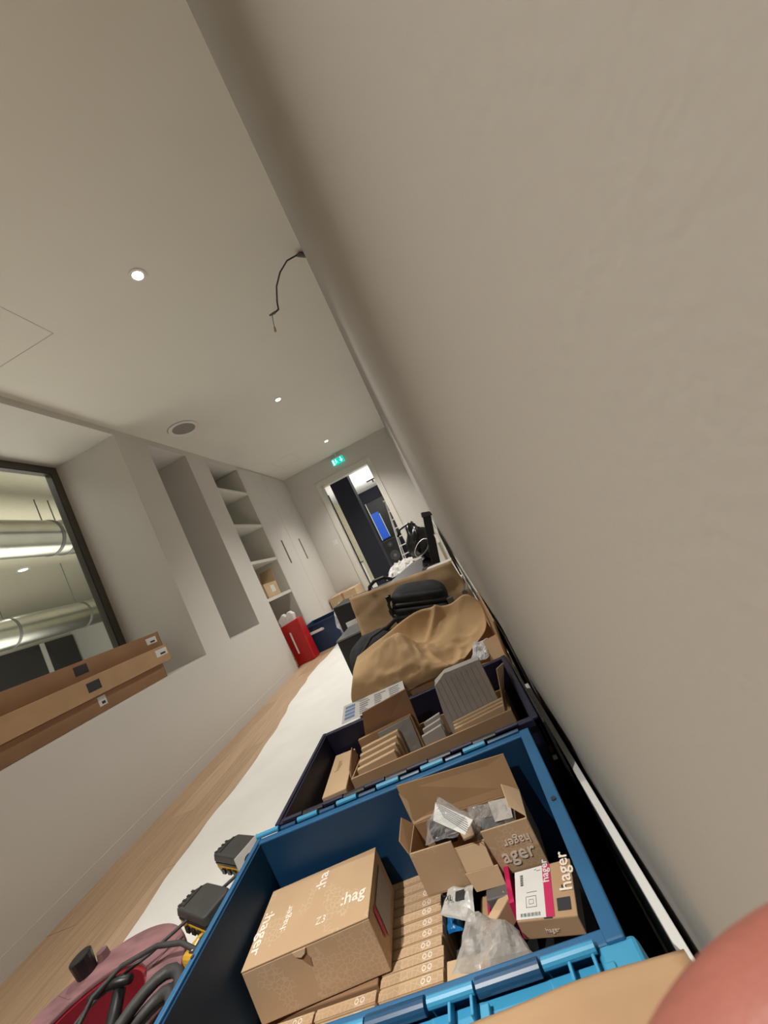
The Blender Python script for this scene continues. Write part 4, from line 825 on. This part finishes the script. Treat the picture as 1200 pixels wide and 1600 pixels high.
# long boards leaning against the right wall
def lean_board(ya, za, yb, zb, dx, h, th, m, lab, nm='long_board', cat='board'):
    t = thing(nm, (XR((ya + yb) / 2) - dx, (ya + yb) / 2, za - h), lab, cat)
    MB().hexa([(XR(ya) - dx - th, ya, za - h), (XR(ya) - dx, ya, za - h), (XR(yb) - dx, yb, zb - h), (XR(yb) - dx - th, yb, zb - h)], [(XR(ya) - dx - th, ya, za), (XR(ya) - dx, ya, za), (XR(yb) - dx, yb, zb), (XR(yb) - dx - th, yb, zb)]).build('board', m, t, bevel=.001); return t
lean_board(1.12, -.385, 5.2, .12, .0008, .30, .0045, 'trim', 'long white trunking length leaning flat against the right wall')
lean_board(1.56, -.385, 4.6, .01, .0062, .26, .0040, 'black', 'long thin black rail leaning between the white lengths on the right wall')
lean_board(1.62, -.395, 4.3, -.04, .0112, .28, .0050, 'trim', 'second white length outermost in the leaning bundle by the right wall')
t = thing('cream_panel', (-.0, 3.1, FL), 'cream coloured panel standing on edge behind the large carton by the wall', 'panel')
MB().hexa([(-.045, 2.38, FL + .006), (-.025, 2.38, FL + .006), (-.035, 3.9, FL + .006), (-.055, 3.9, FL + .006)], [(-.028, 2.38, -.115), (-.010, 2.38, -.115), (-.022, 3.9, .13), (-.04, 3.9, .13)]).build('panel', mat('cream_melamine', (.66, .62, .52), .5), t)
for k, (y, z) in enumerate(((1.75, -.345), (1.95, -.33))):
    t = thing('wrapped_part', (.0, y, z - .03), ['small chrome fitting lying along the wall right of the large carton', 'small white wrapped fitting tucked along the wall above the backpack'][k], 'fitting')
    MB().tube([(-.01, y, z), (.012, y + .10, z + .012)], .010, 8).build('fitting_body', ['metal', 'white'][k], t, bevel=.002); MB().tube([(-.012, y - .004, z), (-.008, y + .008, z)], .013, 8).build('collar', 'grey', t)

# ================================================================== NEAR CARDBOARD BOX
nb = thing('near_carton', (-.25, .15, FL), 'cardboard box at the bottom edge of the view, nearer than the blue crate', 'cardboard box')
V = []; NX = 50
prof = [(.334, -.70), (.3335, -.50), (.3335, -.400), (.3305, -.389), (.325, -.386), (.316, -.390), (.30, -.401), (.27, -.425), (.20, -.455), (.12, -.480)]
for i in range(NX + 1):
    x = -.60 + (.026 + .60) * i / NX
    for (y, z) in prof:
        V.append((x, y + .003 * noise.noise(Vector((x * 9, z * 5, 0))), z + .006 * noise.noise(Vector((x * 7, y * 20, 1))) * (1 if z > -.5 else 0)))
K = len(prof)
o = MB().add(V, [(i * K + j, i * K + j + 1, (i + 1) * K + j + 1, (i + 1) * K + j) for i in range(NX) for j in range(K - 1)]).build('folded_flap', 'card', nb, smooth=True); s_ = o.modifiers.new('sol', 'SOLIDIFY'); s_.thickness = .004
MB().box((-.60, -.10, FL + .006), (.034, .325, -.50)).build('carton_body', 'card', nb, bevel=.003)

# ================================================================== LEFT: DRILLS, REEL
def drill(cx, cy, zt, s, rz, lab, loop=False):
    """cordless drill standing on its head: battery pack on top, handle below, yellow body on the floor"""
    t = thing('cordless_drill', (cx, cy, FL), lab, 'power tool', 'cordless drills beside the blue crate')
    c_, s_ = math.cos(rz), math.sin(rz)
    def W(x, y, z): return Vector((cx + (x * c_ - y * s_) * s, cy + (x * s_ + y * c_) * s, z))
    def hx(x0, x1, y0, y1, z0, z1, m, nm, bev, ins=0, par=t):
        return MB().hexa([W(x0, y0, z0), W(x1, y0, z0), W(x1, y1, z0), W(x0, y1, z0)], [W(x0 + ins, y0 + ins, z1), W(x1 - ins, y0 + ins, z1), W(x1 - ins, y1 - ins, z1), W(x0 + ins, y1 - ins, z1)]).build(nm, m, par, bevel=bev, seg=3)
    oct_ = [(-.064, -.030), (.060, -.034), (.068, -.028), (.070, .022), (.062, .032), (-.036, .034), (-.062, .014), (-.070, -.022)]
    def prism(sc, z0, z1, sc1, m, nm, bev): return MB().add([W(x * sc, y * sc, z0) for x, y in oct_] + [W(x * sc1, y * sc1, z1) for x, y in oct_], [tuple(range(7, -1, -1)), tuple(range(8, 16))] + [(i, (i + 1) % 8, 8 + (i + 1) % 8, 8 + i) for i in range(8)]).build(nm, m, t, bevel=bev, seg=3)
    b_ = prism(1, zt - .018, zt, .93, 'batt', 'battery_pack', .004)
    hx(-.044, -.037, -.022, .022, zt - .0005, zt + .0012, 'black', 'battery_groove', .0008, par=b_)
    for k in range(4): hx(-.062, -.050, -.024 + .010 * k, -.019 + .010 * k, zt - .001, zt + .0010, 'black', 'battery_rib', .0005, par=b_)
    prism(.95, zt - .026, zt - .0185, .98, 'black', 'battery_seam', .002)
    prism(.90, zt - .046, zt - .0265, .97, 'yellow', 'battery_foot', .003)
    for k in range(3): hx(-.035 + .025 * k, -.020 + .025 * k, -.0345, -.030, zt - .042, zt - .030, 'black', 'foot_slot', .001)
    MB().tube([W(.0, .0, zt - .044), W(.0, .004, zt - .08), W(.0, .0, zt - .14)], [.024 * s, .018 * s, .022 * s], 14).build('handle', 'black', t, smooth=True)
    MB().tube([W(-.004, -.020, zt - .085), W(-.004, -.022, zt - .12)], [.006, .008], 8).build('trigger', 'grey', t, smooth=True)
    MB().tube([W(.0, .055, -.668), W(.0, .040, -.668), W(.0, -.02, -.668), W(.0, -.050, -.67), W(.0, -.058, -.67)], [.030, .043, .046, .042, .024], 20).build('motor_body', 'yellow', t, smooth=True)
    MB().tube([W(.0, -.055, -.67), W(.0, -.06, -.67), W(.0, -.066, -.67)], [.028, .026, .018], 16).build('chuck', 'black', t, smooth=True)
    MB().tube([W(0, .035, -.624), W(0, -.03, -.624)], .010, 10).build('body_stripe', 'black', t)
    if loop: MB().tube([W(-.012 + .02 * math.cos(a), .044 + .004 * math.sin(a * 2), zt - .045 + .016 * math.sin(a)) for a in [k * .5 for k in range(13)]], .0022, 6).build('lanyard_loop', 'black', t)
    return t
drill(-.800, .885, -.500, 1.0, -.43, 'cordless drill with black battery pack, farther one beside the blue crate')
drill(-.803, .755, -.500, 1.0, -.43, 'cordless drill with black battery pack, nearer one beside the blue crate', True)
# third yellow tool below
yt = thing('yellow_tool', (-.75, .675, FL), 'yellow and black tool housing between the nearer drill and the reel', 'power tool')
MB().hexa([(-.790, .655, FL + .006), (-.705, .632, FL + .006), (-.695, .690, FL + .006), (-.775, .712, FL + .006)], [(-.797, .662, -.522), (-.715, .638, -.522), (-.702, .682, -.522), (-.780, .708, -.522)]).build('housing', 'yellow', yt, bevel=.010, seg=3)
MB().hexa([(-.775, .664, -.523), (-.738, .652, -.523), (-.727, .680, -.523), (-.762, .694, -.523)], [(-.775, .664, -.520), (-.738, .652, -.520), (-.727, .680, -.520), (-.762, .694, -.520)]).build('rating_plate', 'ink', yt, bevel=.0008)
for k in range(3): MB().box((-.768 + .011 * k, .664, -.5202), (-.764 + .011 * k, .684, -.5194)).build('plate_text', 'print', yt)
MB().tube([(-.745, .650, -.60), (-.735, .628, -.60)], [.045, .038], 20).build('nose', 'black', yt, smooth=True)
# white card with round stamp between drill and crate
wc = thing('stamped_card', (-.66, .80, FL), 'white upright card with a round black stamp wedged by the blue crate\'s corner', 'card')
MB().hexa([(-.648, .700, FL + .006), (-.592, .712, FL + .006), (-.592, .714, FL + .006), (-.648, .702, FL + .006)], [(-.648, .700, -.420), (-.592, .712, -.398), (-.592, .714, -.398), (-.648, .702, -.420)]).build('card_sheet', 'paper', wc)
e1 = Vector((.056, .012, 0)).normalized(); e2 = Vector((0, 0, 1)); MW = frame((-.617, .7060, -.437), e1, e2)
rg = MB().ring((0, 0, 0), .0125, .0150, .0004, 24); rg.v = [MW @ p for p in rg.v]; rg.build('stamp_ring', 'ink', wc)
text('STD', .011, MW @ Vector((-.0105, -.004, .0003)), e1, e2, 'ink', wc)

# reel
rl = thing('cable_reel', (-1.0, .60, FL), 'dusty red plastic cable reel lying flat on the floor beside the blue crate', 'cable reel')
MB().ring((-1.0, .60, -.556), .128, .200, .010, 64).build('top_flange', 'dusty', rl, bevel=.003)
MB().ring((-1.0, .60, -.70), .122, .130, .144, 64).build('hub_drum', 'red', rl)
MB().ring((-1.0, .60, -.712), .10, .198, .010, 64).build('bottom_flange', 'dusty', rl, bevel=.003)
MB().ring((-1.0, .60, -.566), .193, .2005, .012, 64).build('flange_lip', 'red', rl)
gv = MB()
for a in (.35, .75, 2.4, 4.0, 5.4): gv.slab([(-1.0 + .14 * math.cos(a), .60 + .14 * math.sin(a), -.5455), (-1.0 + .19 * math.cos(a + .10), .60 + .19 * math.sin(a + .10), -.5455), (-1.0 + .19 * math.cos(a + .12), .60 + .19 * math.sin(a + .12), -.5455), (-1.0 + .14 * math.cos(a + .02), .60 + .14 * math.sin(a + .02), -.5455)], .001)
gv.build('flange_rib', 'dusty', rl)
MB().tube([(-1.095, .765, -.546), (-1.095, .765, -.530)], [.012, .010], 12).build('crank_pin', 'dusty', rl)
MB().tube([(-1.115, .742, -.546), (-1.117, .740, -.507)], [.018, .021], 16).build('winding_knob', 'black', rl, bevel=.003)
MB().tube([(-1.0 + .165 * math.cos(a), .60 + .165 * math.sin(a), -.70 + .005 * a % .13) for a in [k * .2 for k in range(1)]] + [(-1.0 + .155 * math.cos(a), .60 + .155 * math.sin(a), -.695 + .0165 * a / math.tau) for a in [k * .25 for k in range(int(8 * math.tau / .25))]], .008, 6).build('wound_cable', 'soft', rl, smooth=True)
hs = MB()
cab = thing('rubber_cable', (-.72, .56, FL), 'thick dusty black rubber cable coiled between the reel and the blue crate', 'cable')
pp_ = []
for k in range(90):
    a = k * .22; r_ = .085 + .006 * math.sin(a * .7); pp_.append((-.712 + r_ * .80 * math.cos(a), .515 + r_ * 1.15 * math.sin(a), -.70 + .0098 * a + .004 * math.sin(a * 3)))
MB().tube(pp_, .011, 8).build('cable_coil', 'soft', cab, smooth=True)
dp_ = []
for k in range(76):
    a = k * .25; r_ = 1 + .12 * math.sin(a * .63); dp_.append((-.765 + .052 * r_ * math.cos(a), .500 + .110 * r_ * math.sin(a), -.533 + .0022 * a + .003 * math.sin(a * 2.7)))
MB().tube(dp_, .0095, 8).build('draped_loop', 'soft', cab, smooth=True)
th_ = thing('thin_flex', (-.9, .62, -.55), 'thin black flex with a plug lying across the red reel', 'cable')
wp = [(-.71, .80, -.50), (-.80, .76, -.515), (-.90, .70, -.525), (-.96, .665, -.525), (-1.0, .64, -.535), (-1.02, .60, -.545), (-1.05, .55, -.56), (-1.03, .49, -.58)]
MB().tube([wp[0]] + [L(wp[i], wp[i + 1], k / 4) for i in range(7) for k in (1, 2, 3, 4)], .0035, 8).build('flex', 'soft', th_, smooth=True)
wp = [(-.74, .66, -.53), (-.80, .68, -.512), (-.86, .685, -.505), (-.93, .67, -.505), (-.97, .64, -.515), (-.985, .60, -.54)]
MB().tube([wp[0]] + [L(wp[i], wp[i + 1], k / 4) for i in range(5) for k in (1, 2, 3, 4)], .0045, 8).build('flex', 'soft', th_, smooth=True)
MB().tube([(-.90, .655, -.520), (-.955, .66, -.520), (-1.0, .655, -.53)], [.007, .010, .007], 12).build('plug', 'black', th_, smooth=True)
MB().tube([(-.93, .655, -.53), (-.925, .60, -.58), (-.93, .55, -.64)], [.011, .013, .010], 12).build('plug_body', 'black', th_, smooth=True)
gl = thing('blue_glove', (-1.0, .52, -.70), 'crumpled pale blue cloth lying in the hollow of the reel', 'cloth')
blob('x', (-1.0, .555, -.672), (.075, .065, .035), mat('pale_blue_cloth', (.20, .26, .45), .9), '', '', .5, seed=6, parent=gl, part='cloth')

# ================================================================== FINGERTIP
fg = thing('person', (.0075, .034, -.05), 'fingertip of the person holding the camera, blurred and reddish in the lower right corner', 'person')
pd = lambda x, y, d: (F_ * 1 + R_ * ((x - 600) / 570) - U_ * ((y - 800) / 570)).normalized() * d
axis = [pd(1045, 1810, .06), pd(1140, 1752, .06), pd(1245, 1695, .06), pd(1345, 1652, .06), pd(1480, 1600, .062), pd(1680, 1545, .066)]
MB().tube([axis[0] - (axis[1] - axis[0]) * .7] + axis, [.0012, .0040, .0060, .0072, .0078, .0082, .0085], 24).build('finger', 'skin', fg, smooth=True, subd=1)
